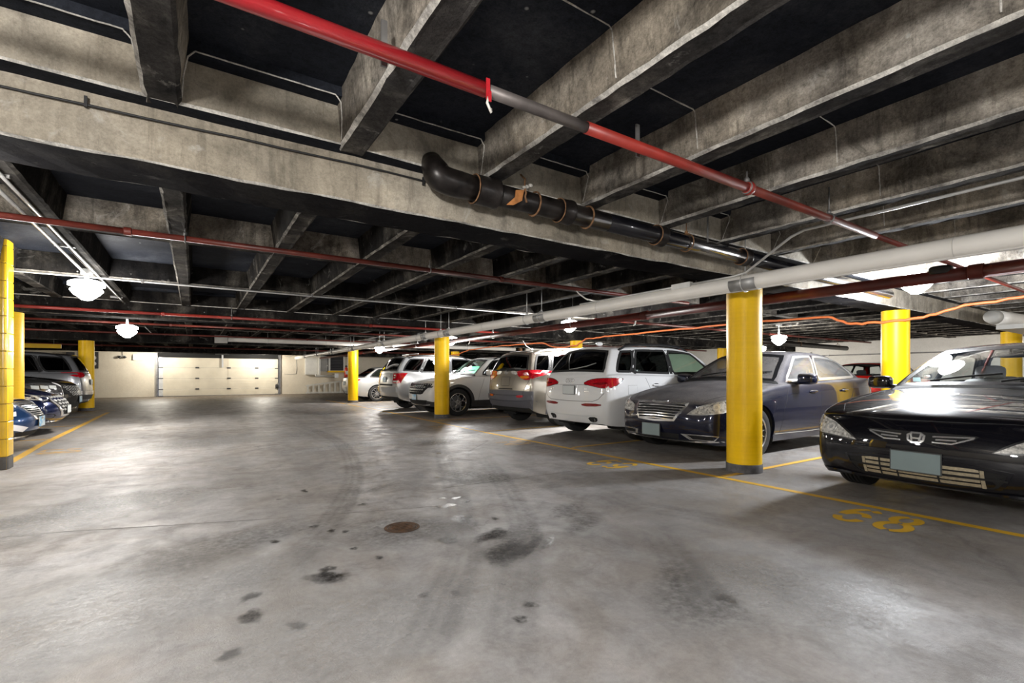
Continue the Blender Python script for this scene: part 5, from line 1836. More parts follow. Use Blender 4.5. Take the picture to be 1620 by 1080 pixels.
def wheel_meshes(style, rw, rim):
    def mk(mb, nm, mat, ang=40):
        o = mb.build(nm, mat, None, True, angle=ang)
        me = o.data; bpy.data.objects.remove(o); return me
    t = .108
    tread = []
    for h in (-.07, -.035, 0.0, .035, .07):
        tread += [(rw - .002, h - .013), (rw, h - .010), (rw, h + .010), (rw - .002, h + .013), (rw - .010, h + .015), (rw - .010, h + .020)]
    tread = tread[:-2]
    prof = [(rim - .005, -.095), (rim + .012, -.105), (rw - .05, -t), (rw - .012, -.098)] + tread + [(rw - .012, .098), (rw - .05, t), (rim + .03, t - .002), (rim + .012, .105), (rim - .005, .095)]
    tyre = mk(MB().lathe(prof, axis='y', n=44, caps=False), 'wheel', M['tyre'])
    rm = MB().lathe([(rim - .002, .094), (rim + .004, .101), (rim - .010, .103), (rim - .018, .094)], axis='y', n=44, caps=False, mi=0)
    rm.lathe([(rim - .018, .094), (rim - .035, .03), (rim - .04, -.09), (.04, -.09)], axis='y', n=32, caps=False, mi=1)
    n, tw, kind = {'5': (5, .052, 's'), '5t': (5, .05, 't'), '10': (10, .026, 's'), '14': (14, .017, 's'), '7': (7, .04, 's'), 'y5': (5, .045, 'y')}[style]
    def spoke(a, w0, w1, r0=.05, r1=None, y0=.085, y1=.088):
        r1 = r1 or rim - .012
        ca, sa = math.cos(a), math.sin(a)
        q = []
        for r, w, y in ((r0, w0, y0), ((r0 + r1) / 2, (w0 + w1) / 2 * .85, y0 + .006), (r1, w1, y1)):
            for sx, yy in ((-1, y - .035), (-.8, y), (.8, y), (1, y - .035)):
                q.append((ca * r - sa * w * sx / 2, yy, sa * r + ca * w * sx / 2))
        fs = []
        for i in range(2):
            for k in range(3):
                fs.append((i * 4 + k, i * 4 + k + 1, i * 4 + 5 + k, i * 4 + 4 + k))
        rm.add(q, fs, 0)
    for k in range(n):
        a = 2 * PI * k / n + .3
        if kind == 's': spoke(a, tw * 1.1, tw)
        elif kind == 't':
            spoke(a - .16, .036, .03); spoke(a + .16, .036, .03)
        else:
            spoke(a, .06, .05, r1=rim * .62)
            ca = a
            for s_ in (-1, 1):
                # forked ends
                p = rim * .58
                a2 = a + s_ * .30
                q = []
                for r, an, w in ((p, a, .034), (rim - .012, a2, .034)):
                    cx, cz = math.cos(an) * r, math.sin(an) * r
                    tx, tz = -math.sin(a), math.cos(a)
                    for sx, yy in ((-1, .05), (-.8, .09), (.8, .09), (1, .05)):
                        q.append((cx + tx * w * sx / 2, yy, cz + tz * w * sx / 2))
                rm.add(q, [(k_, k_ + 1, 5 + k_, 4 + k_) for k_ in range(3)], 0)
    o = rm.build('rim', [M['rim'], M['rim_dark']], None, True, angle=35)
    rme = o.data; bpy.data.objects.remove(o)
    cap = mk(MB().lathe([(0, .102), (.028, .100), (.032, .092), (.066, .088), (.07, .05)], axis='y', n=20, caps=False), 'hub_cap', M['rim'])
    disc = mk(MB().lathe([(.0, -.02), (rim * .68, -.02), (rim * .68, -.045), (.0, -.045)], axis='y', n=28, caps=False), 'brake_disc', M['steel_dull'])
    return tyre, rme, cap, disc

SEDAN = dict(
    st=[(0, .66, .25, .60, .66), (.16, .82, .20, .66, .72), (.5, .90, .19, .76, .82), (.95, .912, .19, .85, .90), (1.3, .912, .19, .90, .945), (1.62, .912, .19, .935, .985),
        (2.4, .912, .19, .95, .96), (3.05, .912, .19, .96, .96), (3.7, .905, .19, .975, .98), (4.15, .89, .2, .985, 1.03), (4.62, .84, .26, .985, 1.03), (4.81, .70, .32, .95, .99)],
    a=5, b=9, fx=[.10, .02, 0, .03, .09], rx=[.10, .02, 0, .02, .05], fbow=.10, rbow=.08, cb=.20, rb=.14,
    lf=[.92, .985, 1.0, .985, .95], kf=[0, .2, .52, .80, 1],
    roof=[(2.38, .56, 1.385, 1.43), (2.65, .585, 1.41, 1.455), (3.05, .59, 1.415, 1.46), (3.35, .58, 1.40, 1.45), (3.58, .555, 1.365, 1.415)])
SUV = dict(
    st=[(0, .70, .30, .80, .86), (.18, .85, .25, .88, .94), (.5, .92, .23, .96, 1.01), (.92, .94, .23, 1.01, 1.06), (1.25, .94, .23, 1.04, 1.09), (1.5, .94, .23, 1.06, 1.11),
        (2.3, .94, .23, 1.07, 1.08), (3.0, .94, .23, 1.085, 1.09), (3.7, .94, .23, 1.10, 1.10), (4.2, .925, .25, 1.11, 1.11), (4.48, .87, .30, 1.11, 1.13), (4.63, .76, .36, 1.05, 1.07)],
    a=5, b=10, fx=[.10, .03, 0, .03, .09], rx=[.08, .0, 0, .02, .05], fbow=.10, rbow=.09, cb=.18, rb=.08,
    lf=[.92, .985, 1.0, .985, .95], kf=[0, .2, .52, .80, 1],
    roof=[(2.1, .60, 1.54, 1.59), (2.5, .63, 1.585, 1.635), (2.95, .635, 1.60, 1.65), (3.5, .625, 1.59, 1.64), (3.95, .60, 1.565, 1.615), (4.16, .575, 1.54, 1.595)])

def scaled(base, L, W, H, **kw):
    S = dict(base)
    l0 = base['st'][-1][0]; w0 = .912 if base is SEDAN else .94; h0 = 1.46 if base is SEDAN else 1.65
    S['st'] = [(x * L / l0, w * W / w0, zb, zb + (zt - zb) * H / h0, zb + (zc - zb) * H / h0) for x, w, zb, zt, zc in base['st']]
    S['roof'] = [(x * L / l0, w * W / w0, ze * H / h0, zc * H / h0) for x, w, ze, zc in base['roof']]
    S.update(kw)
    return S
# ------------------------------------------------------------------ the parked cars
P_black = paint('black_car_paint', (.004, .004, .0065), 0.0, .35)
P_navy = paint('dusty_navy_car_paint', (.008, .010, .026), .35, .26, dust=.85)
P_white = paint('white_car_paint', (.72, .725, .73), 0, .3)
P_white2 = paint('pearl_white_car_paint', (.62, .62, .61), 0, .3)
P_beige = paint('beige_grey_car_paint', (.27, .245, .205), .55, .30)
P_silver = paint('silver_car_paint', (.50, .51, .52), .55, .30)
P_silver2 = paint('pale_silver_car_paint', (.46, .47, .46), .45, .30)
P_red = paint('red_car_paint', (.42, .012, .008), .2, .28)
P_blue = paint('blue_car_paint', (.018, .050, .135), .45, .28)
P_navy2 = paint('deep_navy_car_paint', (.006, .011, .045), .4, .26)
P_char = paint('charcoal_car_paint', (.022, .022, .022), .35, .28)
P_grey = paint('grey_car_paint', (.24, .25, .27), .6, .32)
P_dark = paint('dark_grey_car_paint', (.03, .032, .036), .5, .3)

def head(c, poly, lens='clear_lens', view=-25, bowls=(), amber=None, rnd=1, trim=.012, frame='chrome'):
    o = c.patch(view, poly, M[lens], 'headlight', off=.006, depth=.03, rnd=rnd, res=.05)
    for k, h in enumerate(o):
        pass
    c.ring(view, poly, .003, trim, M[frame if frame else 'black_trim'], 'headlight_rim', off=.004, depth=.02, rnd=rnd)
    for (p, r) in bowls:
        u, v = c.uv(view, p)
        c.circle(view, (u, v), r, 'reflector', 'headlight_bowl', off=.009, depth=.01)
        c.ring(view, [(u + r * math.cos(2 * PI * q / 16), v + r * math.sin(2 * PI * q / 16)) for q in range(16)], .006, .004, M['silver_trim'], 'bowl_ring', off=.012, depth=.006)
        c.circle(view, (u, v), r * .42, 'silver_trim', 'bulb', off=.013, depth=.01)
    if amber:
        c.patch(view, amber, M['amber'], 'indicator', off=.009, depth=.01, rnd=1, res=.04)
    return o

# ---- black sedan, nearest (nose to the aisle)
c = Car('sedan', 'glossy black sedan facing the aisle at the right edge, with blank teal plate', (4.70, 1.43, 0), R(-2.5),
        dict(scaled(SEDAN, 4.81, .91, 1.455, fcr=.25, fbow=.12), st=[(0, .68, .24, .70, .745), (.16, .83, .20, .745, .80), (.5, .90, .19, .815, .87), (.95, .912, .19, .875, .925), (1.3, .912, .19, .91, .955), (1.62, .912, .19, .94, .985)] + SEDAN['st'][6:]), P_black)
c.arches([.95, 3.69], .315)
c.end_window(c.a, 'glass_clear', 'windscreen')
c.end_window(c.b, 'glass_clear', 'rear_window')
c.side_windows(6.55, 'glass_clear', 'glass_clear')
head(c, [(.16, .40, .545), (.28, .74, .575), (.62, .91, .645), (.82, .91, .785), (.48, .80, .765), (.30, .66, .70), (.2, .50, .61)], 'clear_lens', -20,
     [((.25, .64, .63), .042), ((.4, .76, .68), .04)], amber=[(.55, .9, .655), (.66, .91, .68), (.70, .91, .72), (.56, .88, .70)], frame='black_trim', rnd=0)
# slim chrome grille with the emblem
c.patch(FRONT, [(-.36, .640), (-.34, .655), (.34, .655), (.36, .640), (.22, .575), (-.22, .575)], M['matte_black'], 'grille', off=.003, depth=.02, sym=False, rnd=1, res=.05)
for pts in ([(.10, .628), (.335, .640)], [(.10, .585), (.215, .583), (.33, .634)], [(.12, .607), (.24, .61)]):
    c.line(FRONT, pts, .011, M['chrome'], 'grille_bar', off=.010, depth=.008)
em = [(-.055, .648), (.055, .648), (.048, .572), (-.048, .572)]
c.patch(FRONT, em, M['black_trim'], 'badge_field', off=.010, depth=.01, sym=False, rnd=1, res=.05)
c.ring(FRONT, em, .008, .006, M['chrome'], 'badge_ring', off=.018, depth=.012, rnd=1, sym=False)
mb = MB()
for pts in ([(-.034, .642), (-.022, .582)], [(.034, .642), (.022, .582)], [(-.027, .607), (.027, .607)]):
    c.line(FRONT, pts, .013, None, '', off=.020, depth=.01, mb=mb)
c.emit(mb, 'badge_letter', M['chrome'], False)
# lower intake with the radiator behind
c.patch(FRONT, [(-.52, .43), (.52, .43), (.47, .30), (.40, .262), (-.40, .262), (-.47, .30)], M['matte_black'], 'lower_intake', off=.003, depth=.02, sym=False, rnd=1)
for z in (.405, .368, .328, .292):
    c.line(FRONT, [(-.36, z), (.36, z)], .024, M['radiator'], 'radiator_strip', off=.006, depth=.004, sym=False)
for y in (-.375, .375):
    c.line(FRONT, [(y, .425), (y, .275)], .022, M['radiator'], 'radiator_tank', off=.008, depth=.006, sym=False)
for y in (-.13, .13, .25):
    c.line(FRONT, [(y, .425), (y, .265)], .010, M['matte_black'], 'intake_rib', off=.012, depth=.01, sym=False)
c.line(FRONT, [(-.50, .347), (.50, .347)], .016, M['matte_black'], 'intake_bar', off=.013, depth=.01, sym=False)
c.ring(FRONT, [(-.52, .43), (.52, .43), (.47, .30), (.40, .262), (-.40, .262), (-.47, .30)], .004, .018, P_black, 'intake_lip', off=.012, depth=.02, rnd=1, sym=False)
c.line(FRONT, [(-.80, .245), (-.5, .232), (0, .228), (.5, .232), (.80, .245)], .018, P_black, 'chin_lip', off=.014, depth=.02, sym=False)
c.line(FRONT, [(-.84, .505), (-.5, .485), (0, .48), (.5, .485), (.84, .505)], .006, M['seam'], 'bumper_gap', off=.001, depth=.003, sym=False)
c.plate(.42, 'plate_blank', w=.33, h=.165)
c.seams([(1.48, 1.72, .93), (2.62, 2.70, .95), (3.42, 3.78, .97)])
c.handles([2.44, 3.38], .80, P_black)
c.mirror(1.95, 1.02, P_black, (.15, .23, .15))
c.wipers()
c.interior('seat', dash='dash')
c.inner_mirror()
st_ = c.patch(FRONT, [(.56, 1.075), (.64, 1.075), (.60, 1.03), (.52, 1.03)], M['sticker'], 'windscreen_sticker', off=-.004, depth=.001, sym=False, skirt=False)
c.patch(FRONT, [(.58, 1.022), (.66, 1.022), (.66, .985), (.58, .985)], M['sticker_y'], 'windscreen_sticker', off=-.004, depth=.001, sym=False, skirt=False)
c.wheels('10', .205)
c.tails()
c.finish()

# ---- navy dusty sedan
c = Car('sedan', 'dusty dark navy sedan with chrome barred grille, half hidden by the nearest yellow column', (5.20, 4.42, 0), 0,
        dict(SEDAN, st=[(0, .60, .25, .66, .74), (.2, .80, .2, .73, .80), (.55, .895, .19, .82, .88), (.98, .92, .19, .895, .95), (1.35, .92, .19, .94, .995), (1.66, .92, .19, .97, 1.025),
                        (2.35, .92, .19, .985, .99), (3.0, .92, .19, 1.0, 1.0), (3.7, .92, .19, 1.02, 1.03), (4.25, .905, .2, 1.04, 1.075), (4.68, .85, .27, 1.045, 1.08), (4.87, .72, .33, 1.0, 1.04)],
             roof=[(2.38, .57, 1.415, 1.465), (2.7, .6, 1.445, 1.495), (3.1, .605, 1.45, 1.50), (3.5, .59, 1.42, 1.475), (3.86, .55, 1.36, 1.415)], fbow=.14, fx=[.10, .03, 0, .02, .09]), P_navy)
c.arches([.98, 3.75], .335)
c.end_window(c.a, 'glass_dusty', 'windscreen')
c.end_window(c.b, 'glass_dusty2', 'rear_window')
c.side_windows(6.6, 'glass_dusty2', 'glass_dusty2', seal='silver_trim')
head(c, [(.16, .43, .595), (.20, .56, .685), (.34, .74, .755), (.62, .88, .80), (.78, .92, .80), (.60, .90, .70), (.36, .80, .63), (.20, .62, .60)], 'clear_lens', -25,
     [((.33, .735, .695), .046)], amber=[(.44, .82, .66), (.62, .90, .705), (.70, .90, .755), (.58, .87, .72)], frame='silver_trim', rnd=0)
gr = [(-.42, .735), (0, .75), (.42, .735), (.415, .69), (.30, .50), (0, .485), (-.30, .50), (-.415, .69)]
c.patch(FRONT, gr, M['matte_black'], 'grille', off=.003, depth=.02, sym=False)
c.ring(FRONT, gr, .024, .004, M['chrome'], 'grille_frame', off=.016, depth=.02, sym=False)
for i in range(6):
    z = .690 - i * .034
    hw = .385 - max(0, i - .5) * .022
    c.line(FRONT, [(-hw, z - .002), (0, z + .010), (hw, z - .002)], .0125, M['chrome'], 'grille_bar', off=.013, depth=.012, sym=False)
for pts in ([(-.13, .752), (-.03, .738), (.03, .738), (.13, .752)], [(-.035, .742), (.035, .742)]):
    c.line(FRONT, pts, .012, M['silver_trim'], 'badge_wing', off=.022, depth=.008, sym=False)
fog = [(.14, .40, .335), (.30, .70, .335), (.36, .76, .325), (.31, .72, .262), (.18, .46, .262)]
c.patch(-20, fog, M['matte_black'], 'fog_recess', off=.003, depth=.02)
c.ring(-20, fog, .010, .004, M['chrome'], 'fog_frame', off=.012, depth=.02)
c.patch(-20, [(.12, .35, .335), (.15, .41, .335), (.19, .49, .262), (.17, .44, .262)], M['silver_trim'], 'fog_lamp', off=.012, depth=.02)
c.patch(FRONT, [(-.33, .33), (.33, .33), (.30, .262), (-.30, .262)], M['matte_black'], 'lower_intake', off=.003, depth=.02, sym=False)
c.line(FRONT, [(-.80, .255), (-.45, .232), (0, .225), (.45, .232), (.80, .255)], .016, M['chrome'], 'chin_strip', off=.010, depth=.02, sym=False)
c.plate(.365, 'plate_blank', w=.31, h=.17, y=.06)
c.seams([(1.50, 1.78, .96), (2.60, 2.72, .98), (3.46, 3.86, 1.02)])
c.handles([2.42, 3.42], .86, P_navy)
c.mirror(2.0, 1.045, P_navy, (.15, .25, .16))
g = [c.gp(5.2 + i * .38, .055) for i in range(10)]
c.line(SIDE, g, .012, M['chrome'], 'belt_trim', off=.006, depth=.006)
c.line(SIDE, [(1.4, .30), (2.4, .285), (3.35, .31)], .010, M['silver_trim'], 'sill_highlight', off=.004, depth=.004)
c.wipers()
c.interior('seat_dark', dash='dash')
c.inner_mirror()
c.wheels('14', .225)
c.tails()
c.finish()

# ---- white suv seen from behind
c = Car('suv', 'white suv parked nose-in beside the navy sedan, rear with red lamps and four-ring badge', (5.42 + 4.63, 6.47, 0), PI, dict(SUV, st=SUV['st'][:10] + [(4.48, .87, .27, 1.11, 1.13), (4.63, .77, .29, 1.05, 1.07)]), P_white)
c.arches([.92, 3.73], .365)
c.end_window(c.a, 'glass_green', 'windscreen')
c.end_window(c.b, 'glass_dark', 'rear_window', t0=.08, t1=.90, edge=.90, seal='matte_black')
c.side_windows(6.9, 'glass_green', 'glass_dark', third=8.4, rear=.8, seal='matte_black')
RL = 4.63
tl = [(RL, -.34, .955), (RL, -.50, 1.02), (RL - .05, -.68, 1.045), (RL - .32, -.90, 1.05), (RL - .36, -.92, 1.03), (RL - .22, -.88, .90), (RL - .08, -.74, .885), (RL, -.50, .93)]
c.patch(150, [(x, -y, z) for x, y, z in tl] if False else [(x, y, z) for x, y, z in tl], M['red_lens'], 'tail_light', off=.008, depth=.03, rnd=1, res=.05)
c.patch(150, [(RL, -.52, .962), (RL - .05, -.70, .975), (RL - .14, -.80, .985), (RL - .14, -.80, .955), (RL - .05, -.70, .935)], M['red_lens_dk'], 'tail_light_insert', off=.012, depth=.01, rnd=1, res=.05)
c.ring(150, tl, .002, .008, M['seam'], 'lamp_gap', off=.004, depth=.01, rnd=1)
c.patch(REAR, [(.30, .625), (.72, .635), (.72, .59), (.34, .575)], M['red_lens_dk'], 'bumper_reflector', off=.006, depth=.02, rnd=1, res=.05)
mb = MB()
for k in range(4):
    y = -.075 + k * .05
    c.line(REAR, [(y + .033 * math.cos(2 * PI * q / 18), 1.005 + .033 * math.sin(2 * PI * q / 18)) for q in range(18)], .008, None, '', off=.010, depth=.008, closed=True, mb=mb, step=.02)
c.emit(mb, 'badge_rings', M['chrome'], False)
c.line(REAR, [(-.70, .92), (-.3, .935), (.3, .935), (.70, .92)], .005, M['seam'], 'tailgate_crease', off=.001, depth=.003, sym=False)
c.line(REAR, [(.80, .84), (.66, .70), (.55, .665), (0, .655), (-.55, .665), (-.66, .70), (-.80, .84)], .007, M['seam'], 'tailgate_gap', off=.001, depth=.003, sym=False)
c.text(REAR, 'Q5', (.52, .845), .065, 'chrome', 'model_badge')
c.text(REAR, '2.0T', (-.40, .855), .042, 'chrome', 'model_badge')
c.text(REAR, 'quattro', (-.42, .82), .034, 'chrome', 'model_badge')
c.patch(REAR, [(-.20, .93), (.20, .93), (.18, .755), (-.18, .755)], M['plate_grey'] if False else P_white, 'plate_recess', off=.002, depth=.01, sym=False)
c.plate(.845, 'plate_grey', front=False, w=.31, h=.16)
c.line(REAR, [(.62, .43), (.3, .41), (-.3, .41), (-.62, .43)], .012, M['plate_grey'], 'bumper_slot', off=.004, depth=.01, sym=False)
c.patch(REAR, [(.42, .40), (.62, .41), (.60, .33), (.46, .31)], M['matte_black'], 'exhaust_recess', off=.004, depth=.02, rnd=1)
h = MB().lathe([(.034, 0), (.038, .07), (.033, .074), (.028, .0)], c=(RL - .16, .53, .355), axis='x', n=18, caps=False)
c.emit(h, 'exhaust_pipe', M['steel_dull'], True)
c.seams([(1.5, 1.72, 1.05), (2.68, 2.74, 1.07), (3.42, 3.72, 1.10)], hood=True)
c.handles([2.5, 3.45], .93, P_white)
c.patch(SIDE, [(3.92, .93), (4.12, .93), (4.12, .78), (3.92, .78)], P_white, 'fuel_flap', off=.002, depth=.01)
c.ring(SIDE, [(3.92, .93), (4.12, .93), (4.12, .78), (3.92, .78)], .001, .002, M['seam'], 'flap_gap', off=.0012, depth=.004)
c.mirror(1.75, 1.14, P_white, (.15, .22, .17))
MB().blob((3.9, 0, 1.665), (.16, .045, .07), .8, 14, 8).build('roof_fin', P_white, c.root, True)
c.line(REAR, [(.12, 1.20), (-.05, 1.215), (-.28, 1.25), (-.45, 1.30)], .014, M['silver_trim'], 'rear_wiper', off=.016, depth=.004, sym=False)
c.rails(.60, 'black_trim')
c.interior('seat_dark', liner=True)
c.wheels('5t', .235)
c.finish()

# ---- beige grey suv seen from behind
S = scaled(SUV, 4.57, .92, 1.70, rclad=2)
S['st'] = [tuple(q) for q in S['st']]
S['st'][10] = (4.46, .885, .36, 1.16, 1.18); S['st'][11] = (4.57, .80, .40, 1.10, 1.13)
S['roof'] = S['roof'][:4] + [(4.02, .61, 1.60, 1.65), (4.25, .59, 1.575, 1.62)]
c = Car('suv', 'beige-grey suv parked nose-in with dark rear bumper, silver roof rails and blank plate recess', (5.70 + 4.57, 8.98, 0), PI, S, P_beige)
c.arches([.95, 3.62], .355, trim='cladding_grey', tw=.06)
c.end_window(c.a, 'glass_green', 'windscreen')
c.end_window(c.b, 'glass_dark', 'rear_window', t0=.04, t1=.84, edge=.90, seal='matte_black')
c.side_windows(6.9, 'glass_tint', 'glass_dark', third=8.5, rear=.5)
RL = 4.57
c.patch(150, [(RL, -.40, 1.185), (RL - .1, -.80, 1.215), (RL - .5, -.92, 1.19), (RL - .62, -.92, 1.16), (RL - .35, -.9, 1.09), (RL - .12, -.82, 1.00), (RL - .03, -.64, 1.0), (RL, -.44, 1.10)], M['red_lens'], 'tail_light', off=.014, depth=.03, rnd=1, res=.05)
c.patch(160, [(RL, -.20, 1.19), (RL, -.41, 1.185), (RL, -.45, 1.10), (RL, -.24, 1.125)], M['clear_lens'], 'reversing_lamp', off=.016, depth=.03, rnd=1, res=.05)
c.patch(150, [(RL, -.52, 1.08), (RL - .1, -.76, 1.09), (RL - .1, -.78, 1.03), (RL, -.60, 1.02)], M['amber'], 'tail_indicator', off=.018, depth=.01, rnd=1, res=.05)
c.patch(REAR, [(-.34, 1.09), (.34, 1.09), (.25, .80), (-.25, .80)], P_beige, 'plate_recess', off=.003, depth=.01, sym=False, rnd=1)
c.line(REAR, [(.28, .80), (-.28, .80)], .02, M['matte_black'], 'recess_shadow', off=.006, depth=.01, sym=False)
c.ring(REAR, [(-.17, 1.06), (.17, 1.06), (.17, .87), (-.17, .87)], .004, .002, M['seam'], 'plate_outline', off=.005, depth=.006, sym=False)
c.patch(REAR, [(-.16, 1.05), (.16, 1.05), (.16, .88), (-.16, .88)], P_beige, 'blank_plate', off=.007, depth=.01, sym=False)
mb = MB()
for rx, ry, cx in ((.055, .036, 0), (.024, .034, 0), (.040, .014, 0)):
    c.line(REAR, [(cx + rx * math.cos(2 * PI * q / 20), 1.155 + (.010 if ry < .02 else 0) + ry * math.sin(2 * PI * q / 20)) for q in range(20)], .008, None, '', off=.012, depth=.008, closed=True, mb=mb, step=.02)
c.emit(mb, 'badge_ovals', M['chrome'], False)
c.line(REAR, [(.80, 1.02), (.66, .80), (.60, .665), (-.60, .665), (-.66, .80), (-.80, 1.02)], .007, M['seam'], 'tailgate_gap', off=.001, depth=.003, sym=False)
c.line(REAR, [(-.86, .625), (-.4, .60), (0, .595), (.4, .60), (.86, .625)], .10, M['cladding_grey'], 'bumper_ledge', off=.035, depth=.03, sym=False)
c.line(REAR, [(-.88, .50), (-.4, .47), (0, .47), (.4, .47), (.88, .50)], .12, M['cladding_grey'], 'bumper_face', off=.022, depth=.03, sym=False)
c.patch(REAR, [(.45, .665), (.66, .68), (.66, .63), (.50, .615)], M['red_lens'], 'bumper_reflector', off=.046, depth=.02, rnd=1, res=.05)
c.line(REAR, [(.30, 1.235), (.15, 1.255), (-.1, 1.245), (-.3, 1.225)], .016, M['matte_black'], 'rear_wiper', off=.016, depth=.006, sym=False)
c.seams([(1.5, 1.72, 1.05), (2.62, 2.68, 1.08), (3.35, 3.62, 1.10)])
c.handles([2.45, 3.4], .95, P_beige)
c.mirror(1.75, 1.15, P_beige)
c.rails(.60, 'silver_trim', 1.9, 4.2)
MB().tube([(3.95, .16, 1.68), (4.10, .17, 1.74), (4.22, .20, 1.86)], .007, 8).blob((3.95, .16, 1.68), (.06, .05, .04), .7, 10, 6).build('antenna', M['silver_trim'], c.root, True)
c.interior('seat_dark')
c.wheels('5', .22)
c.finish('cladding_grey')

# ---- white crossover with dark arches
S = scaled(SUV, 4.55, .93, 1.66, clad=1, fclad=1)
c = Car('suv', 'white suv with dark wheel arches and faceted dark grille behind the second yellow column', (5.02, 12.53, 0), 0, S, P_white2)
c.arches([.90, 3.60], .365, trim='cladding', tw=.075)
c.end_window(c.a, 'glass_green', 'windscreen')
c.end_window(c.b, 'glass_dark', 'rear_window')
c.side_windows(6.9, 'glass_clear', 'glass_dark')
gr = [(-.80, .87), (-.4, .88), (.4, .88), (.80, .87), (.60, .74), (.46, .60), (.36, .58), (-.36, .58), (-.46, .60), (-.60, .74)]
c.patch(FRONT, gr, M['matte_black'], 'grille', off=.004, depth=.02, sym=False)
for r_ in range(4):
    z = .84 - r_ * .065
    for k in range(-6, 7):
        y = k * .105 + (.052 if r_ % 2 else 0)
        if abs(y) > (.68 if r_ == 0 else .62 - .06 * r_): continue
        c.patch(FRONT, [(y - .042, z), (y - .02, z + .022), (y + .02, z + .022), (y + .042, z), (y, z - .024)], M['silver_trim'] if r_ % 3 else M['rim_dark'], 'grille_facet', off=.014, depth=.012, sym=False, res=.2)
mb = MB()
c.line(FRONT, [(.07 * math.cos(2 * PI * q / 20), .775 + .038 * math.sin(2 * PI * q / 20)) for q in range(20)], .009, None, '', off=.024, depth=.01, closed=True, mb=mb, step=.02)
for pts in ([(-.026, .80), (-.032, .75)], [(.032, .80), (.026, .75)], [(-.03, .772), (.03, .778)]):
    c.line(FRONT, pts, .012, None, '', off=.024, depth=.01, mb=mb)
c.emit(mb, 'badge', M['chrome'], False)
for yy in (.58, .68, .77):
    c.patch(-15, [(.16, yy - .04, .80), (.18, yy + .035, .81), (.16, yy + .01, .765), (.14, yy - .05, .765)], M['lens_smoke'], 'lamp_facet', off=.014, depth=.012, res=.1)
c.patch(-40, [(.3, .76, .70), (.55, .92, .735), (.55, .92, .60), (.35, .80, .57)], M['lens_smoke'], 'headlight', off=.006, depth=.02, rnd=1)
c.plate(.50, 'plate_il', w=.31, h=.16)
c.patch(FRONT, [(-.62, .43), (.62, .43), (.5, .33), (-.5, .33)], M['matte_black'], 'lower_intake', off=.004, depth=.02, sym=False)
c.line(FRONT, [(-.66, .31), (-.3, .28), (.3, .28), (.66, .31)], .03, M['silver_trim'], 'skid_plate', off=.008, depth=.02, sym=False)
c.seams([(1.48, 1.72, 1.05), (2.62, 2.70, 1.07), (3.3, 3.62, 1.10)])
c.handles([2.45, 3.35], .93, P_white2)
c.line(SIDE, [(1.5, .42), (2.1, .62), (2.9, .80)], .008, M['plate_grey'], 'door_crease', off=.001, depth=.003)
c.mirror(1.80, 1.17, P_white2, (.16, .24, .16))
c.wipers()
c.interior('seat_dark')
MB().add([(1.62, -.62, 1.11), (1.62, .62, 1.11), (2.02, .56, 1.36), (2.02, -.56, 1.36), (1.635, -.62, 1.11), (1.635, .62, 1.11), (2.035, .56, 1.36), (2.035, -.56, 1.36)],
         [(0, 1, 2, 3), (7, 6, 5, 4), (0, 4, 5, 1), (1, 5, 6, 2), (2, 6, 7, 3), (3, 7, 4, 0)]).build('sunshade', M['green_shade'], c.root)
c.rails(.60, 'black_trim')
MB().blob((3.7, 0, 1.68), (.16, .045, .07), .8, 14, 8).build('roof_fin', P_white2, c.root, True)
c.wheels('y5', .245)
c.tails()
c.finish()

# ---- silver boxy suv seen from behind
S = scaled(SUV, 4.74, .935, 1.74)
S['st'][10] = (4.62, .90, .40, 1.20, 1.22); S['st'][11] = (4.74, .84, .44, 1.14, 1.16); S['st'][9] = (4.3, .935, .3, 1.18, 1.18)
S['roof'] = [(2.0, .64, 1.62, 1.66), (2.45, .68, 1.665, 1.705), (2.95, .685, 1.68, 1.72), (3.5, .68, 1.675, 1.715), (4.0, .67, 1.655, 1.695), (4.30, .65, 1.63, 1.67)]
S['gj'] = .94
c = Car('suv', 'silver boxy suv parked nose-in with tall red tail lamps and small blue plate', (4.92 + 4.74, 14.70, 0), PI, S, P_silver)
c.arches([.95, 3.73], .365)
c.end_window(c.a, 'glass_tint', 'windscreen')
c.end_window(c.b, 'glass_dark', 'rear_window', t0=.08, t1=.94, edge=.88, seal='matte_black')
c.side_windows(6.75, 'glass_dark', 'glass_dark', third=8.2, rear=.55)
RL = 4.74
c.patch(150, [(RL, -.62, 1.15), (RL - .1, -.86, 1.155), (RL - .34, -.93, 1.16), (RL - .16, -.92, .86), (RL - .06, -.86, .85), (RL, -.64, .86)], M['red_lens'], 'tail_light', off=.008, depth=.03, res=.05)
for z in (1.09, 1.02):
    c.patch(155, [(RL, -.66, z + .02), (RL - .06, -.74, z + .02), (RL - .06, -.74, z - .02), (RL, -.66, z - .02)], M['clear_lens'], 'reversing_lamp', off=.012, depth=.01, rnd=1, res=.05)
c.patch(155, [(RL, -.66, .935), (RL - .1, -.86, .935), (RL - .1, -.86, .875), (RL, -.66, .88)], M['clear_lens'], 'reversing_lamp', off=.012, depth=.01, res=.05)
c.plate(.96, 'plate_il', front=False, w=.30, h=.16)
c.line(REAR, [(-.58, .80), (.58, .80)], .04, M['matte_black'], 'bumper_step', off=.012, depth=.01, sym=False)
c.line(REAR, [(-.9, .83), (-.5, .83), (.5, .83), (.9, .83)], .007, M['seam'], 'bumper_gap', off=.002, depth=.004, sym=False)
c.line(REAR, [(-.88, .66), (0, .65), (.88, .66)], .16, P_silver, 'bumper_face', off=.03, depth=.03, sym=False)
c.line(REAR, [(-.35, 1.10), (.35, 1.10)], .03, M['silver_trim'], 'tailgate_trim', off=.008, depth=.01, sym=False)
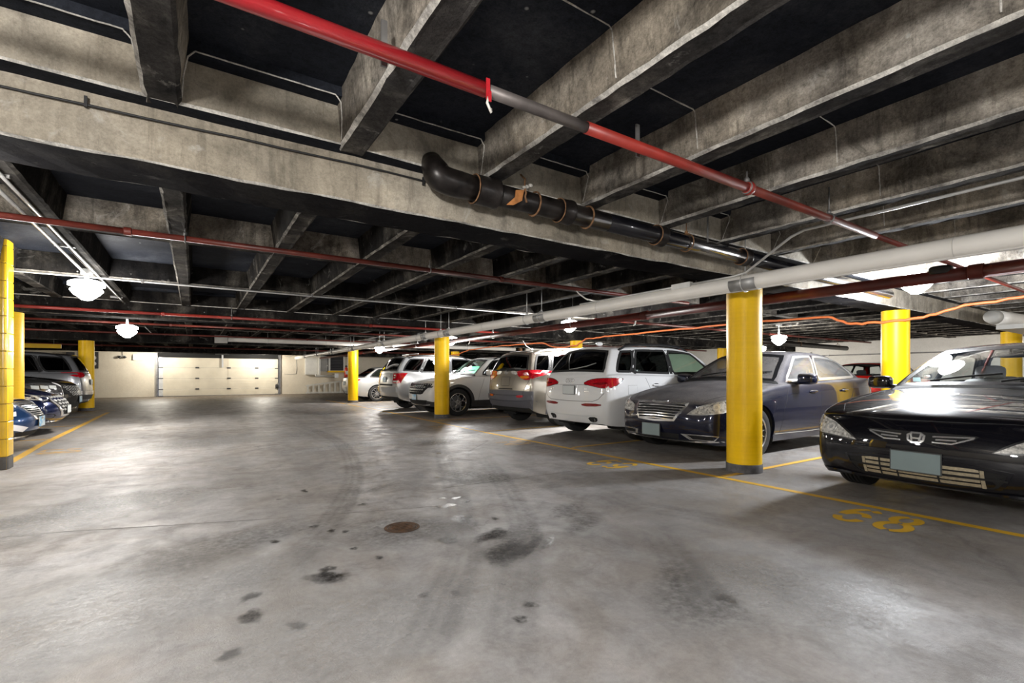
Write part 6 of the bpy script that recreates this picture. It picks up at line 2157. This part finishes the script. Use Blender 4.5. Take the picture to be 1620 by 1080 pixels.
c.line(REAR, [(.25, 1.24), (-.1, 1.27), (-.35, 1.25)], .016, M['matte_black'], 'rear_wiper', off=.018, depth=.006, sym=False)
c.seams([(1.5, 1.7, 1.05), (2.6, 2.66, 1.1), (3.4, 3.6, 1.15)])
c.handles([2.4, 3.3], 1.0, P_silver)
c.mirror(1.75, 1.18, P_silver)
c.rails(.66, 'black_trim', 2.2, 4.2)
mb = MB().tube([(3.9, -.66, 1.755), (3.9, .66, 1.755)], .016, 8)
mb.build('roof_crossbar', M['silver_trim'], c.root, True)
c.interior('seat_dark')
c.wheels('5', .225)
c.finish()

# ---- pale silver sedan beyond the last column
c = Car('sedan', 'pale silver sedan parked nose-in just behind the farthest right column', (5.22 + 4.82, 20.74, 0), PI, scaled(SEDAN, 4.82, .915, 1.46), P_silver2)
c.arches([.95, 3.70], .33)
c.end_window(c.a, 'glass_tint', 'windscreen')
c.end_window(c.b, 'glass_dark', 'rear_window', edge=.88)
c.side_windows(6.55, 'glass_tint', 'glass_tint')
RL = 4.82
c.patch(150, [(RL, -.46, .90), (RL - .1, -.78, .93), (RL - .45, -.9, .94), (RL - .22, -.88, .84), (RL - .06, -.74, .78), (RL, -.5, .80)], M['red_lens'], 'tail_light', off=.008, depth=.03, rnd=1, res=.05)
c.line(REAR, [(-.85, .36), (0, .33), (.85, .36)], .14, M['cladding'], 'bumper_valance', off=.006, depth=.02, sym=False)
c.plate(.76, 'plate_il', front=False)
c.seams([(1.5, 1.75, .93), (2.62, 2.70, .95), (3.42, 3.78, .97)])
c.handles([2.44, 3.38], .82, P_silver2)
c.mirror(1.95, 1.02, P_silver2)
c.interior('seat_dark')
c.wheels('10', .23)
c.finish()

# ---- red hatchback in the far row and a dark car beside it
S = scaled(SUV, 4.25, .89, 1.52)
c = Car('hatchback', 'red hatchback in the far row, seen between the navy and the black sedan', (16.9 + 4.25, 6.6, 0), PI, S, P_red)
c.arches([.85, 3.4], .33)
c.end_window(c.a, 'glass_clear', 'windscreen')
c.end_window(c.b, 'glass_clear', 'rear_window')
c.side_windows(6.9, 'glass_clear', 'glass_clear')
c.patch(150, [(4.25, -.52, .98), (4.1, -.82, 1.0), (3.95, -.87, .97), (4.1, -.82, .80), (4.25, -.56, .84)], M['red_lens'], 'tail_light', off=.008, depth=.03, rnd=1, res=.05)
c.plate(.72, 'plate_il', front=False)
c.seams([(1.4, 1.6, .95), (2.45, 2.5, .98), (3.1, 3.4, 1.0)])
c.handles([2.3, 3.15], .87, P_red)
c.mirror(1.6, 1.06, M['black_trim'])
c.interior('seat_dark')
c.wheels('5', .21)
c.finish()
c = Car('hatchback', 'dark grey hatchback in the far row, its roof edge showing behind the navy sedan boot', (16.8 + 4.3, 9.35, 0), PI, scaled(SUV, 4.3, .9, 1.50), P_dark)
c.arches([.85, 3.4], .33)
c.end_window(c.a, 'glass_tint', 'windscreen')
c.end_window(c.b, 'glass_tint', 'rear_window')
c.side_windows(6.9, 'glass_tint', 'glass_tint')
c.patch(150, [(4.3, -.52, .98), (4.15, -.82, 1.0), (4.0, -.87, .97), (4.15, -.82, .80), (4.3, -.56, .84)], M['red_lens'], 'tail_light', off=.008, depth=.03, rnd=1, res=.05)
c.interior('seat_dark')
c.wheels('5', .21)
c.finish()

# ---- left row, noses towards the aisle (turned half round)
def sedan_front_left(name, label, y, xn, pm, grille):
    c = Car('sedan', label, (xn, y, 0), PI, scaled(SEDAN, 4.85, .915, 1.47, fbow=.22), pm)
    c.arches([.95, 3.72], .33)
    c.end_window(c.a, 'glass_tint', 'windscreen')
    c.end_window(c.b, 'glass_tint', 'rear_window')
    c.side_windows(6.55, 'glass_tint', 'glass_dark')
    grille(c)
    c.seams([(1.5, 1.75, .93), (2.62, 2.70, .95), (3.42, 3.78, .97)])
    c.handles([2.44, 3.38], .82, pm)
    c.mirror(1.95, 1.02, pm)
    c.wipers()
    c.interior('seat_dark')
    c.wheels('5t', .225)
    c.tails()
    c.finish()
def g_blue(c):
    gr = [(-.40, .72), (.40, .72), (.33, .60), (.20, .47), (-.20, .47), (-.33, .60)]
    c.patch(FRONT, gr, M['matte_black'], 'grille', off=.004, depth=.02, sym=False)
    c.ring(FRONT, gr, .018, .006, M['chrome'], 'grille_frame', off=.018, depth=.02, sym=False)
    for i in range(8):
        z = .695 - i * .028
        hw = .36 - max(0, i - 1) * .026
        c.line(FRONT, [(-hw, z), (hw, z)], .010, M['chrome'], 'grille_bar', off=.014, depth=.012, sym=False)
    head(c, [(.2, .46, .66), (.35, .78, .72), (.75, .91, .78), (.70, .90, .72), (.42, .82, .64), (.24, .56, .59)], 'lens_smoke', -25, [((.32, .74, .675), .04)])
    c.patch(-25, [(.12, .34, .37), (.22, .62, .44), (.40, .80, .46), (.34, .77, .40), (.22, .62, .36), (.14, .40, .31)], M['drl'], 'fog_surround', off=.014, depth=.02, res=.06)
    c.patch(-25, [(.22, .62, .425), (.37, .78, .44), (.34, .77, .41), (.24, .64, .375)], M['matte_black'], 'fog_recess', off=.018, depth=.01, res=.06)
    c.patch(-25, [(.2, .46, .60), (.30, .66, .57), (.5, .85, .58), (.32, .70, .53), (.2, .5, .54)], M['drl'], 'lamp_strip', off=.012, depth=.01, res=.06)
    c.patch(FRONT, [(-.5, .31), (.5, .31), (.42, .25), (-.42, .25)], M['matte_black'], 'lower_intake', off=.004, depth=.02, sym=False)
    c.line(FRONT, [(-.78, .245), (0, .225), (.78, .245)], .02, M['silver_trim'], 'chin_strip', off=.012, depth=.02, sym=False)
    c.plate(.43, 'plate_il')
def g_navy(c):
    gr = [(-.52, .72), (.52, .72), (.46, .60), (.30, .36), (-.30, .36), (-.46, .60)]
    c.patch(FRONT, gr, M['matte_black'], 'grille', off=.004, depth=.02, sym=False)
    for i in range(5):
        z = .69 - i * .06
        for k in range(-4, 5):
            y = k * .10 + (.05 if i % 2 else 0)
            if abs(y) < .44 - i * .03:
                c.patch(FRONT, [(y - .04, z), (y, z + .022), (y + .04, z), (y, z - .022)], M['silver_trim'], 'grille_facet', off=.014, depth=.012, sym=False, res=.2)
    c.line(FRONT, [(-.50, .73), (-.27, .34), (.27, .34), (.50, .73)], .03, M['chrome'], 'grille_frame', off=.020, depth=.02, sym=False)
    head(c, [(.2, .50, .69), (.35, .80, .76), (.85, .91, .82), (.75, .91, .74), (.42, .83, .67), (.24, .58, .63)], 'clear_lens', -25, [((.32, .75, .70), .042), ((.5, .86, .74), .035)])
    c.patch(FRONT, [(.42, .38), (.70, .40), (.66, .30), (.46, .29)], M['matte_black'], 'fog_recess', off=.004, depth=.02, rnd=1)
    c.line(FRONT, [(-.76, .25), (0, .232), (.76, .25)], .022, M['chrome'], 'chin_strip', off=.012, depth=.02, sym=False)
    c.plate(.45, 'plate_grey')
sedan_front_left('sedan', 'blue sedan nose with horizontal chrome grille bars, nearest car on the left', 9.72, -1.86, P_blue, g_blue)
sedan_front_left('sedan', 'dark navy sedan nose between the blue sedan and the charcoal suv on the left', 12.55, -2.02, P_navy2, g_navy)

c = Car('suv', 'charcoal suv nose with honeycomb grille and angular lamp, third car on the left', (-2.30, 15.6, 0), PI, scaled(SUV, 4.62, .93, 1.67, fbow=.2), P_char)
c.arches([.92, 3.68], .365, trim='cladding', tw=.06)
c.end_window(c.a, 'glass_tint', 'windscreen')
c.end_window(c.b, 'glass_dark', 'rear_window')
c.side_windows(6.9, 'glass_tint', 'glass_dark')
gr = [(-.60, .86), (.60, .86), (.70, .76), (.48, .60), (-.48, .60), (-.70, .76)]
c.patch(FRONT, gr, M['matte_black'], 'grille', off=.004, depth=.02, sym=False)
for r_ in range(4):
    z = .825 - r_ * .06
    for k in range(-5, 6):
        y = k * .11 + (.055 if r_ % 2 else 0)
        if abs(y) < .58 - .04 * r_:
            c.ring(FRONT, [(y - .05, z), (y - .02, z + .026), (y + .02, z + .026), (y + .05, z), (y + .02, z - .026), (y - .02, z - .026)], .009, .0, M['silver_trim'], 'grille_cell', off=.012, depth=.01, sym=False, res=.2)
head(c, [(.22, .66, .74), (.35, .78, .90), (.80, .92, .93), (.85, .93, .80), (.45, .86, .66), (.28, .72, .62)], 'lens_smoke', -35, frame='black_trim')
for k_ in (0, 1, 2):
    c.patch(-35, [(.36 + .12 * k_, .80 + .04 * k_, .86), (.46 + .12 * k_, .84 + .035 * k_, .87), (.46 + .12 * k_, .84 + .035 * k_, .80), (.36 + .12 * k_, .80 + .04 * k_, .78)], M['plate_grey'], 'lamp_cell', off=.012, depth=.01, res=.08)
c.line(-30, [(.40, .80, .93), (.24, .66, .76), (.30, .72, .62)], .032, M['drl'], 'lamp_strip', off=.016, depth=.01)
c.plate(.52, 'plate_il')
c.patch(FRONT, [(-.62, .45), (.62, .45), (.5, .34), (-.5, .34)], M['matte_black'], 'lower_intake', off=.004, depth=.02, sym=False)
c.patch(-25, [(.2, .55, .46), (.30, .66, .46), (.30, .68, .33), (.22, .60, .33)], M['drl'], 'fog_lamp', off=.012, depth=.02)
c.line(FRONT, [(-.80, .32), (-.4, .29), (.4, .29), (.80, .32)], .05, M['silver_trim'], 'skid_plate', off=.012, depth=.02, sym=False)
c.seams([(1.5, 1.72, 1.05), (2.64, 2.72, 1.07), (3.35, 3.65, 1.10)])
c.handles([2.45, 3.4], .94, P_char)
c.mirror(1.78, 1.15, P_char)
c.wipers()
c.interior('seat_dark')
c.wheels('5t', .24)
c.tails()
c.finish()

S = scaled(SUV, 4.70, .94, 1.74)
S['roof'] = S['roof'][:4] + [(4.08, .63, 1.64, 1.69), (4.30, .61, 1.61, 1.66)]
c = Car('suv', 'silver grey suv backed towards the aisle, fourth car on the left beside the far column', (-2.45 - 4.70, 18.15, 0), 0, S, P_grey)
c.arches([.94, 3.76], .36)
c.end_window(c.a, 'glass_tint', 'windscreen')
c.end_window(c.b, 'glass_dark', 'rear_window', edge=.88, seal='matte_black')
c.side_windows(6.8, 'glass_tint', 'glass_dark', third=8.1, rear=.5)
RL = 4.70
c.patch(150, [(RL, -.50, 1.17), (RL - .1, -.82, 1.18), (RL - .42, -.93, 1.17), (RL - .2, -.9, 1.06), (RL - .05, -.78, 1.02), (RL, -.54, 1.06)], M['red_lens'], 'tail_light', off=.008, depth=.03, rnd=1, res=.05)
c.plate(.90, 'plate_grey', front=False)
c.line(REAR, [(-.86, .62), (0, .60), (.86, .62)], .10, M['chrome'], 'bumper_trim', off=.020, depth=.03, sym=False)
c.line(REAR, [(-.88, .50), (0, .48), (.88, .50)], .12, M['cladding'], 'bumper_face', off=.016, depth=.03, sym=False)
c.seams([(1.5, 1.75, 1.08), (2.7, 2.76, 1.1), (3.4, 3.65, 1.14)])
c.handles([2.5, 3.45], .98, P_grey)
c.mirror(1.8, 1.2, P_grey)
c.rails(.63, 'black_trim')
c.interior('seat_dark')
c.wheels('5', .23)
c.finish()
